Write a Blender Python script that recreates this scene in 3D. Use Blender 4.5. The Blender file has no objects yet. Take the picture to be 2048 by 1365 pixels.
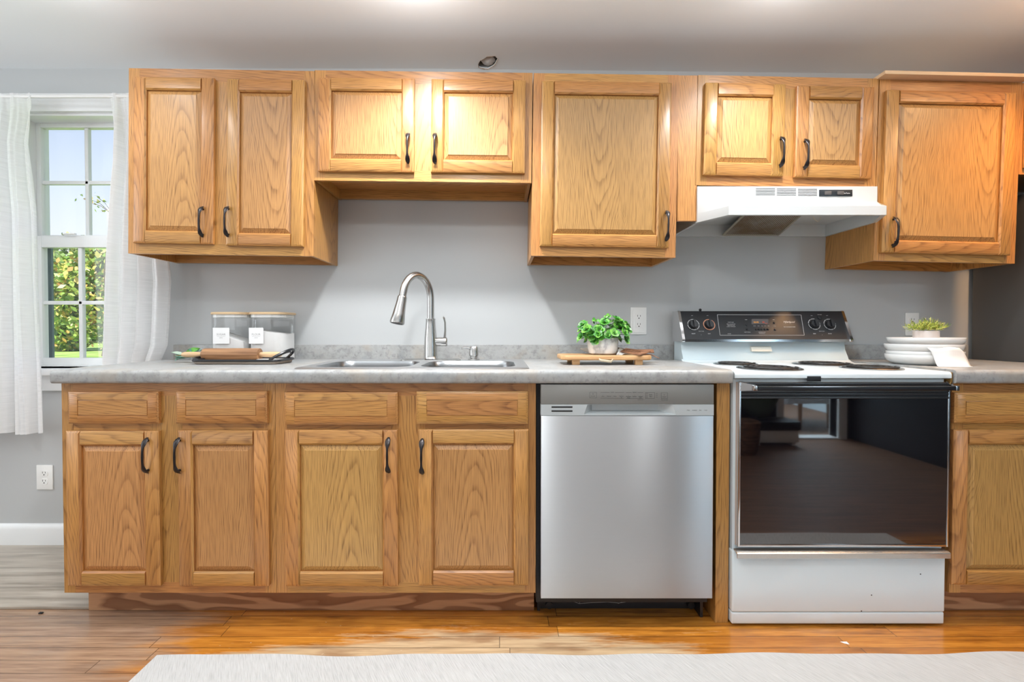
import bpy, bmesh, math, random
from mathutils import Vector, Matrix
from mathutils.geometry import tessellate_polygon
random.seed(7)
R = math.radians
SC = bpy.context.scene
COL = SC.collection

# ------------------------------------------------------------------ camera
FPX, CX, CY, HC, PITCH = 964.0, 1000.0, 675.1, 1.044, R(0.9)
cd = bpy.data.cameras.new('camera')
cam = bpy.data.objects.new('camera', cd); COL.objects.link(cam)
cam.location = (0, 0, HC); cam.rotation_euler = (math.pi/2-PITCH, 0, 0)
cd.sensor_width = 36.0; cd.lens = FPX/2048*36
cd.shift_x = 24/2048; cd.shift_y = -7.4/2048
cd.clip_start = .02; cd.clip_end = 300
SC.camera = cam

# ------------------------------------------------------------------ world, lights, exposure
SC.view_settings.view_transform = 'Standard'; SC.view_settings.look = 'None'
SC.view_settings.exposure = -0.27; SC.view_settings.gamma = 1.0
SC.view_settings.use_curve_mapping = False
SC.cycles.max_bounces = 10; SC.cycles.diffuse_bounces = 5; SC.cycles.transparent_max_bounces = 16
SC.cycles.caustics_reflective = False; SC.cycles.caustics_refractive = False
SC.cycles.sample_clamp_indirect = 6.0

w = bpy.data.worlds.new('sky'); SC.world = w; w.use_nodes = True
nt = w.node_tree; bg = nt.nodes['Background']
tc = nt.nodes.new('ShaderNodeTexCoord'); sp = nt.nodes.new('ShaderNodeSeparateXYZ')
rp = nt.nodes.new('ShaderNodeValToRGB')
nt.links.new(tc.outputs['Generated'], sp.inputs[0]); nt.links.new(sp.outputs['Z'], rp.inputs[0])
rp.color_ramp.elements[0].position = 0.02; rp.color_ramp.elements[0].color = (1.0, 1.0, 1.0, 1)
rp.color_ramp.elements[1].position = 0.42; rp.color_ramp.elements[1].color = (.36, .50, .76, 1)
e = rp.color_ramp.elements.new(.2); e.color = (.74, .84, .98, 1)
nt.links.new(rp.outputs[0], bg.inputs[0]); bg.inputs[1].default_value = 1.4

def light(name, kind, loc, power, color=(1, 1, 1), rot=None, **kw):
    d = bpy.data.lights.new(name, kind); d.energy = power; d.color = color
    for k, v in kw.items(): setattr(d, k, v)
    o = bpy.data.objects.new(name, d); o.location = loc
    if rot: o.rotation_euler = rot
    COL.objects.link(o); return o
light('sun_outside', 'SUN', (0, 0, 10), 10, (1, .95, .85), (R(50), 0, R(-20)), angle=R(1))
DOWN = (0, 0, 0)
COOL = (.965, .985, 1.0)
for lx, ly, lz, pw, sw, lc in ((-1.53, 1.64, 2.20, 1.4, 15, COOL), (-.31, 1.63, 2.195, 4.6, 112, COOL), (1.02, 1.63, 2.19, 2.2, 54, COOL), (2.08, 1.57, 2.17, 3.8, 60, (1, .54, .22))):
    light('ceiling_lamp', 'POINT', (lx, ly, lz), pw, lc, shadow_soft_size=.05)
    light('ceiling_spot', 'SPOT', (lx, ly, lz+.03), sw, lc, DOWN, shadow_soft_size=.045, spot_size=R(136), spot_blend=.9)
light('ceiling_fill', 'AREA', (-.1, 1.1, 2.02), 46, (.92, .97, 1), (R(180), 0, 0), shape='RECTANGLE', size=5.0, size_y=.35)  # added fill aimed upwards to brighten the ceiling, not a real fixture
light('ceiling_spot', 'SPOT', (-.2, .45, 2.24), 54, COOL, DOWN, shadow_soft_size=.05, spot_size=R(168), spot_blend=.6)
light('overhead_fill', 'AREA', (.2, -.1, 2.24), 12, COOL, DOWN, shape='RECTANGLE', size=3.8, size_y=.9)  # added broad fill from above, also evens the dishwasher reflection; no real fixture
light('rear_fill', 'AREA', (.05, -1.2, 1.2), 14, (.95, .98, 1), (R(90), 0, 0), shape='RECTANGLE', size=3.7, size_y=1.2)  # added soft frontal fill; the rear wall has no window
light('side_fill', 'AREA', (-3.3, .9, 1.45), 30, (.90, .95, 1), (0, R(-90), 0), shape='RECTANGLE', size=1.3, size_y=1.4)  # added cool fill for the left end; the side wall has no window
light('parlour_fill', 'AREA', (3.0, -2.5, 2.2), 280, (.78, .91, 1), DOWN, shape='RECTANGLE', size=1.3, size_y=1.0)  # added light that brightens the next room in place of its daylight
light('rear_fill', 'AREA', (-2.7, -1.2, 1.0), 12, (.93, .97, 1), (R(90), 0, 0), shape='RECTANGLE', size=.9, size_y=1.2)  # added fill to lift the lower left wall, no opening behind it

# ------------------------------------------------------------------ projection helpers
def ray(px, py):
    u = (px-CX)/FPX; v = -(py-CY)/FPX
    c, s = math.cos(PITCH), math.sin(PITCH)
    return Vector((u, c+v*s, -s+v*c))
def P(px, py, Y):
    d = ray(px, py); t = Y/d.y
    return Vector((d.x*t, Y, HC+d.z*t))
def PZ(px, py, Z):
    d = ray(px, py); t = (Z-HC)/d.z
    return Vector((d.x*t, d.y*t, Z))

# ------------------------------------------------------------------ materials
class N:
    def __init__(s, name):
        s.m = bpy.data.materials.new(name); s.m.use_nodes = True
        s.t = s.m.node_tree; s.b = s.t.nodes['Principled BSDF']; s.out = s.t.nodes['Material Output']
    def n(s, typ, **kw):
        x = s.t.nodes.new('ShaderNode'+typ)
        for k, v in kw.items():
            if k.startswith('i_'): 
                key = k[2:]; x.inputs[int(key) if key.isdigit() else key].default_value = v
            else: setattr(x, k, v)
        return x
    def l(s, a, b): s.t.links.new(a, b)
    def math(s, op, a, b=None, c=None):
        x = s.n('Math', operation=op)
        for i, v in enumerate((a, b, c)):
            if v is None: continue
            if isinstance(v, (int, float)): x.inputs[i].default_value = v
            else: s.l(v, x.inputs[i])
        return x.outputs[0]
    def comb(s, x, y, z):
        q = s.n('CombineXYZ')
        for i, v in enumerate((x, y, z)):
            if isinstance(v, (int, float)): q.inputs[i].default_value = v
            else: s.l(v, q.inputs[i])
        return q.outputs[0]
    def noise(s, vec, scale=1.0, detail=2.0, rough=.5, dim='3D'):
        x = s.n('TexNoise'); x.inputs['Scale'].default_value = scale; x.inputs['Detail'].default_value = detail
        x.inputs['Roughness'].default_value = rough
        if vec is not None: s.l(vec, x.inputs['Vector'])
        return x.outputs['Fac']
    def mix(s, f, a, b, mode='MIX'):
        x = s.n('MixRGB', blend_type=mode)
        for i, v in enumerate((f, a, b)):
            if isinstance(v, (int, float)): x.inputs[i].default_value = v
            elif isinstance(v, tuple): x.inputs[i].default_value = (*v[:3], 1)
            else: s.l(v, x.inputs[i])
        return x.outputs[0]
    def ramp(s, f, *stops):
        x = s.n('ValToRGB'); cr = x.color_ramp
        while len(cr.elements) < len(stops): cr.elements.new(.5)
        for el, (p, c) in zip(cr.elements, stops):
            el.position = p; el.color = (*c, 1) if isinstance(c, tuple) else (c, c, c, 1)
        s.l(f, x.inputs[0]); return x.outputs[0]
    def bump(s, h, strength=.2, dist=.001):
        x = s.n('Bump'); x.inputs['Strength'].default_value = strength; x.inputs['Distance'].default_value = dist
        s.l(h, x.inputs['Height']); s.l(x.outputs[0], s.b.inputs['Normal'])
    def set(s, **kw):
        for k, v in kw.items():
            key = k.replace('_', ' ')
            s.b.inputs[key].default_value = (*v, 1) if isinstance(v, tuple) else v
        return s

def srgb(r, g, b):
    f = lambda c: (c/255/12.92) if c <= 10 else ((c/255+.055)/1.055)**2.4
    return (f(r), f(g), f(b))

def plain(name, col, rough=.5, metal=0.0, **kw):
    n = N(name); n.set(Base_Color=col, Roughness=rough, Metallic=metal)
    if kw: n.set(**kw)
    return n.m

def oak(name, axis, light_c, dark_c, rings=1.5, pores=.75, rough=.38, ring_amt=.42):
    n = N(name)
    co = n.n('TexCoord').outputs['Object']; s = n.n('SeparateXYZ'); n.l(co, s.inputs[0])
    X, Y, Z = s.outputs
    isl = n.n('NewGeometry').outputs['Random Per Island']; obr = n.n('ObjectInfo').outputs['Random']
    rnd = n.math('FRACT', n.math('ADD', n.math('MULTIPLY', isl, 7.31), n.math('MULTIPLY', obr, 13.7)))
    rnd2 = n.math('FRACT', n.math('MULTIPLY', rnd, 37.7))
    A, L = (X, Z) if axis == 'Z' else (Z, X)
    A = n.math('ADD', A, n.math('MULTIPLY', Y, .7))
    off = n.math('MULTIPLY', rnd, 23.0)
    wob = n.noise(n.comb(n.math('MULTIPLY_ADD', A, 6.0, off), n.math('MULTIPLY', Y, 6.0), n.math('MULTIPLY', L, 1.6)), 1.0, 3.0)
    wob2 = n.noise(n.comb(n.math('MULTIPLY_ADD', A, 40.0, off), n.math('MULTIPLY', Y, 30.0), n.math('MULTIPLY', L, 5.0)), 1.0, 2.0)
    a = n.math('PINGPONG', n.math('ADD', n.math('ADD', A, n.math('MULTIPLY', wob, .10)), n.math('MULTIPLY', rnd2, 1.7)), .16)
    sgn = n.math('SUBTRACT', n.math('MULTIPLY', n.math('GREATER_THAN', rnd2, .5), 2.0), 1.0)
    v = n.math('ADD', n.math('MULTIPLY', n.math('MULTIPLY', L, sgn), 6.5*rings), n.math('MULTIPLY', n.math('MULTIPLY', a, a), 520*rings))
    v = n.math('ADD', n.math('ADD', v, n.math('MULTIPLY', wob, 3.2)), n.math('MULTIPLY', wob2, .55))
    fr = n.math('FRACT', v)
    ring = n.ramp(fr, (0.0, .95), (.08, .8), (.26, .25), (.7, .0), (.92, .12), (1.0, .95))
    por = n.noise(n.comb(n.math('MULTIPLY_ADD', A, 420.0, off), n.math('MULTIPLY', Y, 420.0), n.math('MULTIPLY', L, 11.0)), 1.0, 1.0)
    por = n.ramp(por, (.47, 0.0), (.60, 1.0))
    tone = n.noise(n.comb(n.math('MULTIPLY_ADD', A, 9.0, off), 0.0, n.math('MULTIPLY', L, .9)), 1.0, 2.0)
    col = n.mix(n.math('MULTIPLY', ring, ring_amt), light_c, dark_c)
    pm = n.math('MULTIPLY', n.math('MULTIPLY_ADD', ring, .65, .35), por)
    col = n.mix(n.math('MULTIPLY', pm, pores), col, tuple(c*.55 for c in dark_c))
    hsv = n.n('HueSaturation'); n.l(col, hsv.inputs['Color'])
    n.l(n.math('ADD', n.math('MULTIPLY_ADD', rnd2, .22, .79), n.math('MULTIPLY', tone, .2)), hsv.inputs['Value'])
    n.l(n.math('MULTIPLY_ADD', rnd, .016, .492), hsv.inputs['Hue'])
    n.l(hsv.outputs[0], n.b.inputs['Base Color'])
    n.set(Roughness=rough)
    n.b.inputs['Coat Weight'].default_value = .22; n.b.inputs['Coat Roughness'].default_value = .22
    n.bump(n.math('ADD', por, ring), .10, .0006)
    return n.m

OL, OD = (.545, .262, .074), (.25, .092, .021)
OAKV = oak('oak vertical', 'Z', OL, OD)
OAKH = oak('oak horizontal', 'X', OL, OD)
OAKP = oak('oak panel', 'Z', (.55, .29, .097), (.265, .11, .029), rings=1.6)
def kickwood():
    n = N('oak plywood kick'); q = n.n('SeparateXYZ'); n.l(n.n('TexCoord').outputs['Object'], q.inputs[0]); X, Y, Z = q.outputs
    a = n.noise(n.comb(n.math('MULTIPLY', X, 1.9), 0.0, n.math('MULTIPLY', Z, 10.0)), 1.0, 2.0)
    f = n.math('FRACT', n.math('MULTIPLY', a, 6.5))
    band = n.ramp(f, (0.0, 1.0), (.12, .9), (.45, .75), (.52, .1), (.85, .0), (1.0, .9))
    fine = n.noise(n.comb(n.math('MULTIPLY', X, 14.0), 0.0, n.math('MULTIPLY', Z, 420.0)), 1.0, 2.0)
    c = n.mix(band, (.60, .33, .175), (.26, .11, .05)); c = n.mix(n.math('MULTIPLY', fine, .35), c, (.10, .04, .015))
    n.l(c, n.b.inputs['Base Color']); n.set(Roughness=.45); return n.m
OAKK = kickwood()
OAKE = oak('oak end panel', 'Z', (.56, .27, .075), (.32, .13, .03), rings=1.8)
PINE = plain('raw maple board', (.72, .50, .30), .5)

def wallmat(name, c, rough=.6):
    n = N(name); n.set(Roughness=rough)
    co = n.n('TexCoord').outputs['Object']
    nz = n.noise(co, 3.0, 3.0)
    n.l(n.mix(n.math('MULTIPLY', nz, .12), c, tuple(x*.86 for x in c)), n.b.inputs['Base Color'])
    n.bump(n.noise(co, 260.0, 2.0), .08, .0005)
    return n.m
WALL = wallmat('grey wall paint', (.50, .513, .515), .42)
CEIL = wallmat('white ceiling paint', (.83, .86, .875), .7)
WHITE = wallmat('white trim paint', (.82, .83, .83), .35)
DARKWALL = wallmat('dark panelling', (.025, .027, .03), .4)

def floor_wood():
    n = N('old varnished strip floor')
    s = n.n('SeparateXYZ'); n.l(n.n('TexCoord').outputs['Object'], s.inputs[0]); X, Y, Z = s.outputs
    r = n.math('DIVIDE', n.math('ADD', Y, 10.02), .0585); row = n.math('FLOOR', r); fy = n.math('FRACT', r)
    wn = n.n('TexWhiteNoise', noise_dimensions='1D'); n.l(row, wn.inputs['W'])
    bx = n.math('ADD', n.math('DIVIDE', X, 1.15), n.math('MULTIPLY', wn.outputs['Value'], 9.7))
    cell = n.math('FLOOR', bx); fx = n.math('FRACT', bx)
    wn2 = n.n('TexWhiteNoise', noise_dimensions='2D'); n.l(n.comb(cell, row, 0.0), wn2.inputs['Vector'])
    rnd = wn2.outputs['Value']
    off = n.math('MULTIPLY', rnd, 31.0)
    grain = n.noise(n.comb(n.math('MULTIPLY', X, 3.0), n.math('MULTIPLY_ADD', Y, 60.0, off), off), 1.0, 4.0, .6)
    fine = n.noise(n.comb(n.math('MULTIPLY', X, 14.0), n.math('MULTIPLY_ADD', Y, 420.0, off), off), 1.0, 2.0)
    g = n.math('ADD', n.math('MULTIPLY', grain, .65), n.math('MULTIPLY', fine, .35))
    var = n.ramp(g, (.30, (.20, .060, .008)), (.52, (.52, .20, .026)), (.72, (.70, .31, .05)))
    var = n.mix(n.math('MULTIPLY', rnd, .45), var, (.30, .10, .015))
    worn = n.ramp(g, (.30, (.30, .20, .11)), (.55, (.55, .41, .25)), (.75, (.64, .52, .35)))
    # wear path of bare wood in front of the sink, patchy and streaked along the boards
    def gauss(cx, cy, sx, sy):
        ax = n.math('POWER', n.math('DIVIDE', n.math('SUBTRACT', X, cx), sx), 2.0)
        ay = n.math('POWER', n.math('DIVIDE', n.math('SUBTRACT', Y, cy), sy), 2.0)
        return n.math('EXPONENT', n.math('MULTIPLY', n.math('ADD', ax, ay), -1.0))
    patch = n.noise(n.comb(n.math('MULTIPLY', X, 2.6), n.math('MULTIPLY', Y, 16.0), 3.0), 1.0, 5.0, .65)
    rowr = n.math('SUBTRACT', wn.outputs['Value'], .5)
    m = n.math('MULTIPLY', gauss(.06, 1.55, .66, .12), 1.0)
    m = n.math('ADD', m, n.math('MULTIPLY', n.math('SUBTRACT', patch, .5), 1.5))
    m = n.math('ADD', m, n.math('MULTIPLY', gauss(-.55, 1.52, .5, .08), .62))
    m = n.math('ADD', m, n.math('MULTIPLY', n.math('SUBTRACT', fine, .5), .5))
    m = n.math('ADD', m, n.math('MULTIPLY', rowr, .22))
    mask = n.ramp(m, (.42, 0.0), (.70, 1.0))
    col = n.mix(n.math('MULTIPLY', mask, .88), var, worn)
    blot = n.ramp(n.noise(n.comb(n.math('MULTIPLY', X, 4.5), n.math('MULTIPLY', Y, 22.0), 9.0), 1.0, 4.0), (.52, 0.0), (.68, 1.0))
    col = n.mix(n.math('MULTIPLY', blot, .55), col, (.17, .055, .010))
    # aged boards at the window end, greyed to paint in the window glare
    d = n.math('ADD', n.math('MULTIPLY', n.math('SUBTRACT', -1.0, X), 3.0), n.math('MULTIPLY', n.math('SUBTRACT', patch, .5), 1.6))
    col = n.mix(n.math('MULTIPLY', n.ramp(d, (0.0, 0.0), (.6, 1.0)), .7), col, n.ramp(g, (.3, (.17, .12, .09)), (.6, (.36, .285, .225)), (.8, (.47, .385, .305))))
    # the boards beyond the runner are a darker brown
    far = n.ramp(n.math('SUBTRACT', .98, Y), (0.0, 0.0), (.12, 1.0))
    col = n.mix(n.math('MULTIPLY', far, .9), col, n.ramp(g, (.3, (.05, .025, .015)), (.55, (.13, .065, .035)), (.75, (.20, .105, .06))))
    sp = n.ramp(n.noise(n.comb(n.math('MULTIPLY', X, 38.0), n.math('MULTIPLY', Y, 70.0), 0.0), 1.0, 2.0), (.71, 0.0), (.74, 1.0))
    sp = n.math('MULTIPLY', sp, gauss(-.62, 1.62, .35, .09))
    col = n.mix(sp, col, (.75, .66, .5))
    gap = n.math('LESS_THAN', fy, .042)
    gap2 = n.math('LESS_THAN', fx, .0022)
    gap = n.math('MAXIMUM', gap, gap2)
    col = n.mix(n.math('MULTIPLY', gap, .72), col, (.03, .015, .006))
    n.l(col, n.b.inputs['Base Color'])
    n.l(n.math('ADD', n.math('MULTIPLY_ADD', mask, .25, .25), n.math('MULTIPLY', far, .3)), n.b.inputs['Roughness']); n.l(n.math('MULTIPLY_ADD', far, -.4, .4), n.b.inputs['Coat Weight']); n.b.inputs['Coat Roughness'].default_value = .14
    n.bump(n.math('SUBTRACT', n.math('MULTIPLY', g, .3), gap), .25, .0012)
    return n.m
FLOOR = floor_wood()

def vinyl():
    n = N('grey vinyl plank')
    s = n.n('SeparateXYZ'); n.l(n.n('TexCoord').outputs['Object'], s.inputs[0]); X, Y, Z = s.outputs
    r = n.math('DIVIDE', n.math('ADD', Y, 9.93), .15); row = n.math('FLOOR', r); fy = n.math('FRACT', r)
    off = n.math('MULTIPLY', row, 3.7)
    g = n.noise(n.comb(n.math('MULTIPLY', X, 2.2), n.math('MULTIPLY_ADD', Y, 26.0, off), off), 1.0, 5.0, .6)
    col = n.ramp(g, (.28, (.24, .205, .165)), (.5, (.45, .395, .33)), (.72, (.60, .545, .47)))
    col = n.mix(n.math('MULTIPLY', n.math('LESS_THAN', fy, .02), .5), col, (.12, .11, .1))
    n.l(col, n.b.inputs['Base Color']); n.set(Roughness=.42); return n.m
VINYL = vinyl()

def laminate():
    n = N('grey stone laminate'); co = n.n('TexCoord').outputs['Object']
    a = n.noise(co, 21.0, 8.0, .72); b = n.noise(co, 60.0, 5.0, .65); c = n.noise(co, 8.0, 5.0)
    col = n.ramp(a, (.30, (.24, .24, .235)), (.46, (.34, .34, .33)), (.56, (.385, .385, .38)), (.70, (.34, .33, .31)))
    col = n.mix(n.math('MULTIPLY', n.ramp(b, (.38, 1.0), (.46, 0.0)), .42), col, (.16, .16, .16))
    col = n.mix(n.math('MULTIPLY', n.ramp(c, (.54, 0.0), (.64, 1.0)), .5), col, (.38, .33, .27))
    col = n.mix(n.math('MULTIPLY', n.ramp(c, (.34, 1.0), (.43, 0.0)), .35), col, (.29, .32, .35))
    n.l(col, n.b.inputs['Base Color']); n.set(Roughness=.3)
    return n.m
LAM = laminate()

def brushed(name, col, rough=.3, aniso=.8, axis='X'):
    n = N(name); n.set(Base_Color=col, Metallic=1.0, Roughness=rough)
    s = n.n('SeparateXYZ'); n.l(n.n('TexCoord').outputs['Object'], s.inputs[0]); X, Y, Z = s.outputs
    v = n.comb(n.math('MULTIPLY', X, 6.0), n.math('MULTIPLY', Y, 900.0), n.math('MULTIPLY', Z, 1400.0))
    nz = n.noise(v, 1.0, 2.0)
    n.l(n.mix(n.math('MULTIPLY', nz, .25), col, tuple(c*.75 for c in col)), n.b.inputs['Base Color'])
    if aniso:
        n.b.inputs['Anisotropic'].default_value = aniso; n.b.inputs['Anisotropic Rotation'].default_value = .25
        t = n.n('Tangent', direction_type='UV_MAP'); n.l(t.outputs[0], n.b.inputs['Tangent'])
    return n.m
STEEL = brushed('brushed stainless panel', (.58, .60, .615), .39, 1.0)
STEEL2 = brushed('brushed stainless', (.60, .61, .62), .40, 0)
BOWL = brushed('brushed sink bowl', (.30, .31, .32), .30, 0)
STEELD = plain('stainless control strip', (.25, .245, .23), .45, .35)
NICKEL = brushed('brushed nickel', (.56, .555, .54), .27, 0)
CHROME = plain('chrome', (.72, .72, .73), .12, 1.0)
BRONZE = plain('dark bronze', (.035, .030, .030), .33, .7)
BLACKM = plain('black metal', (.012, .013, .016), .35)
BLACKP = plain('black plastic', (.01, .011, .013), .45)
GLASSK = plain('black oven glass', (.004, .004, .006), .03, 0, IOR=2.3)
ENAMEL = plain('white enamel', (.72, .79, .82), .18)
ENAMEL2 = plain('white enamel hood', (.60, .62, .62), .35)
ENAMELB = plain('backguard enamel', (.60, .70, .74), .15)
GREYM = plain('dark grey steel', (.10, .098, .095), .4, .3)
PLASTW = plain('white plastic', (.82, .82, .80), .35)
SLOT = plain('dark slot', (.01, .01, .01), .6)
INK = plain('dark ink', (.05, .05, .05), .6)
INKG = plain('grey ink', (.30, .30, .30), .6)
INKW = plain('white ink', (.75, .75, .75), .6)
BAMBOO = plain('bamboo lid', (.66, .47, .27), .5)
CERAM = plain('white glazed ceramic', (.70, .70, .69), .22)
CONC = plain('pale concrete pot', (.62, .57, .55), .8)
LABELP = plain('label card', (.72, .72, .72), .6)
POWDER = plain('white powder', (.76, .75, .74), .9)
TWINE = plain('beige twine', (.55, .46, .33), .9)

def emis(name, col, st):
    n = N(name); n.set(Base_Color=(0.0, 0.0, 0.0), Roughness=.4); n.b.inputs['Emission Color'].default_value = (*col, 1)
    n.b.inputs['Emission Strength'].default_value = st; return n.m
DISP_O = emis('amber display digits', (1.0, .42, .05), .9)
DISP_R = emis('red display digits', (1.0, .10, .03), .7)

def glass_thin(name, fac=.05, rough=.02, tint=(1, 1, 1), edge=.35):
    n = N(name); n.t.nodes.remove(n.b)
    tr = n.n('BsdfTransparent'); tr.inputs[0].default_value = (*tint, 1)
    gl = n.n('BsdfGlossy'); gl.inputs['Roughness'].default_value = rough
    lw = n.n('LayerWeight'); lw.inputs['Blend'].default_value = .25
    f = n.math('MULTIPLY_ADD', lw.outputs['Fresnel'], edge, fac)
    mx = n.n('MixShader'); n.l(f, mx.inputs[0]); n.l(tr.outputs[0], mx.inputs[1]); n.l(gl.outputs[0], mx.inputs[2])
    n.l(mx.outputs[0], n.out.inputs[0]); return n.m
PANE = glass_thin('window glass', .02, .02)
JARG = glass_thin('clear jar glass', .03, .04, (.99, .995, .995), .25)

def sheer():
    n = N('white sheer curtain fabric')
    s = n.n('SeparateXYZ'); n.l(n.n('TexCoord').outputs['Object'], s.inputs[0]); X, Y, Z = s.outputs
    sl = n.noise(n.comb(n.math('MULTIPLY', X, 25.0), 0.0, n.math('MULTIPLY', Z, 330.0)), 1.0, 3.0)
    n.t.nodes.remove(n.b)
    df = n.n('BsdfDiffuse'); df.inputs[0].default_value = (.93, .93, .93, 1)
    tl = n.n('BsdfTranslucent'); tl.inputs[0].default_value = (.95, .95, .95, 1)
    tp = n.n('BsdfTransparent')
    m1 = n.n('MixShader'); m1.inputs[0].default_value = .45; n.l(df.outputs[0], m1.inputs[1]); n.l(tl.outputs[0], m1.inputs[2])
    m2 = n.n('MixShader'); n.l(n.math('MULTIPLY_ADD', sl, -.3, .20), m2.inputs[0]); n.l(m1.outputs[0], m2.inputs[1]); n.l(tp.outputs[0], m2.inputs[2])
    n.l(m2.outputs[0], n.out.inputs[0]); return n.m
SHEER = sheer()

def fabric(name, c, sx=900, rough=.9):
    n = N(name); co = n.n('TexCoord').outputs['Object']
    nz = n.noise(co, sx, 2.0)
    n.l(n.mix(n.math('MULTIPLY', nz, .3), c, tuple(x*.7 for x in c)), n.b.inputs['Base Color'])
    n.set(Roughness=rough); n.bump(nz, .2, .001); return n.m
LINEN = fabric('white linen', (.80, .79, .77), 500)

def rugmat():
    n = N('off white woven rug'); s = n.n('SeparateXYZ'); n.l(n.n('TexCoord').outputs['Object'], s.inputs[0]); X, Y, Z = s.outputs
    u = n.math('ADD', X, n.math('MULTIPLY', Y, .55)); v = n.math('SUBTRACT', Y, n.math('MULTIPLY', X, .55))
    a = n.noise(n.comb(n.math('MULTIPLY', u, 330.0), n.math('MULTIPLY', Y, 22.0), 0.0), 1.0, 3.0)
    b = n.noise(n.comb(n.math('MULTIPLY', X, 3.0), n.math('MULTIPLY', Y, 3.0), 0.0), 1.0, 3.0)
    col = n.ramp(n.math('ADD', n.math('MULTIPLY', a, .8), n.math('MULTIPLY', b, .2)), (.30, (.38, .38, .375)), (.5, (.48, .48, .475)), (.7, (.54, .54, .535)))
    n.l(col, n.b.inputs['Base Color']); n.set(Roughness=.95); n.bump(a, .5, .003); return n.m
RUG = rugmat()

def foliage(name, stops, rough=.45, trans=.0):
    n = N(name); isl = n.n('NewGeometry').outputs['Random Per Island']
    n.l(n.ramp(isl, *stops), n.b.inputs['Base Color']); n.set(Roughness=rough)
    return n.m
def island_wood(name, c1, c2, rough=.5, axis='X', sc=60):
    n = N(name); s = n.n('SeparateXYZ'); n.l(n.n('TexCoord').outputs['Object'], s.inputs[0]); X, Y, Z = s.outputs
    L, A = (X, Z) if axis == 'X' else (Z, X)
    g = n.noise(n.comb(n.math('MULTIPLY', L, 5.0), n.math('MULTIPLY', A, float(sc)), n.math('MULTIPLY', Y, float(sc))), 1.0, 4.0)
    n.l(n.ramp(g, (.3, c2), (.65, c1)), n.b.inputs['Base Color']); n.set(Roughness=rough); return n.m
WALNUT = island_wood('brown rolling pin wood', (.37, .195, .09), (.19, .09, .04), .45)
MAPLE = island_wood('pale maple handle', (.66, .46, .27), (.50, .32, .17), .5)
RISER = island_wood('light oak riser', (.62, .38, .18), (.42, .22, .09), .5)
SPATW = island_wood('brown spatula wood', (.26, .12, .06), (.14, .06, .03), .55)
TRAYW = island_wood('weathered tray wood', (.40, .33, .27), (.22, .17, .13), .7)
def marble():
    n = N('white marbled pot'); co = n.n('TexCoord').outputs['Object']
    a = n.noise(co, 13.0, 5.0); v = n.math('ABSOLUTE', n.math('SUBTRACT', a, .5))
    n.l(n.ramp(v, (.0, (.50, .50, .51)), (.045, (.74, .74, .74)), (.1, (.86, .86, .85))), n.b.inputs['Base Color']); n.set(Roughness=.25); return n.m
MARBLE = marble()
def mesh_filter():
    n = N('greasy aluminium filter mesh'); s = n.n('SeparateXYZ'); n.l(n.n('TexCoord').outputs['Object'], s.inputs[0]); X, Y, Z = s.outputs
    a = n.math('ABSOLUTE', n.math('SINE', n.math('MULTIPLY', n.math('ADD', X, Y), 330.0)))
    b = n.math('ABSOLUTE', n.math('SINE', n.math('MULTIPLY', n.math('SUBTRACT', X, Y), 330.0)))
    h = n.math('MULTIPLY', a, b); nz = n.noise(n.n('TexCoord').outputs['Object'], 9.0, 3.0)
    col = n.mix(n.ramp(nz, (.40, 0.0), (.62, 1.0)), (.30, .19, .09), (.50, .44, .36))
    col = n.mix(n.ramp(h, (.15, 1.0), (.5, 0.0)), col, (.05, .03, .015))
    n.l(col, n.b.inputs['Base Color']); n.set(Roughness=.5, Metallic=.4); n.bump(h, .6, .003); return n.m
FILTER = mesh_filter()

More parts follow.
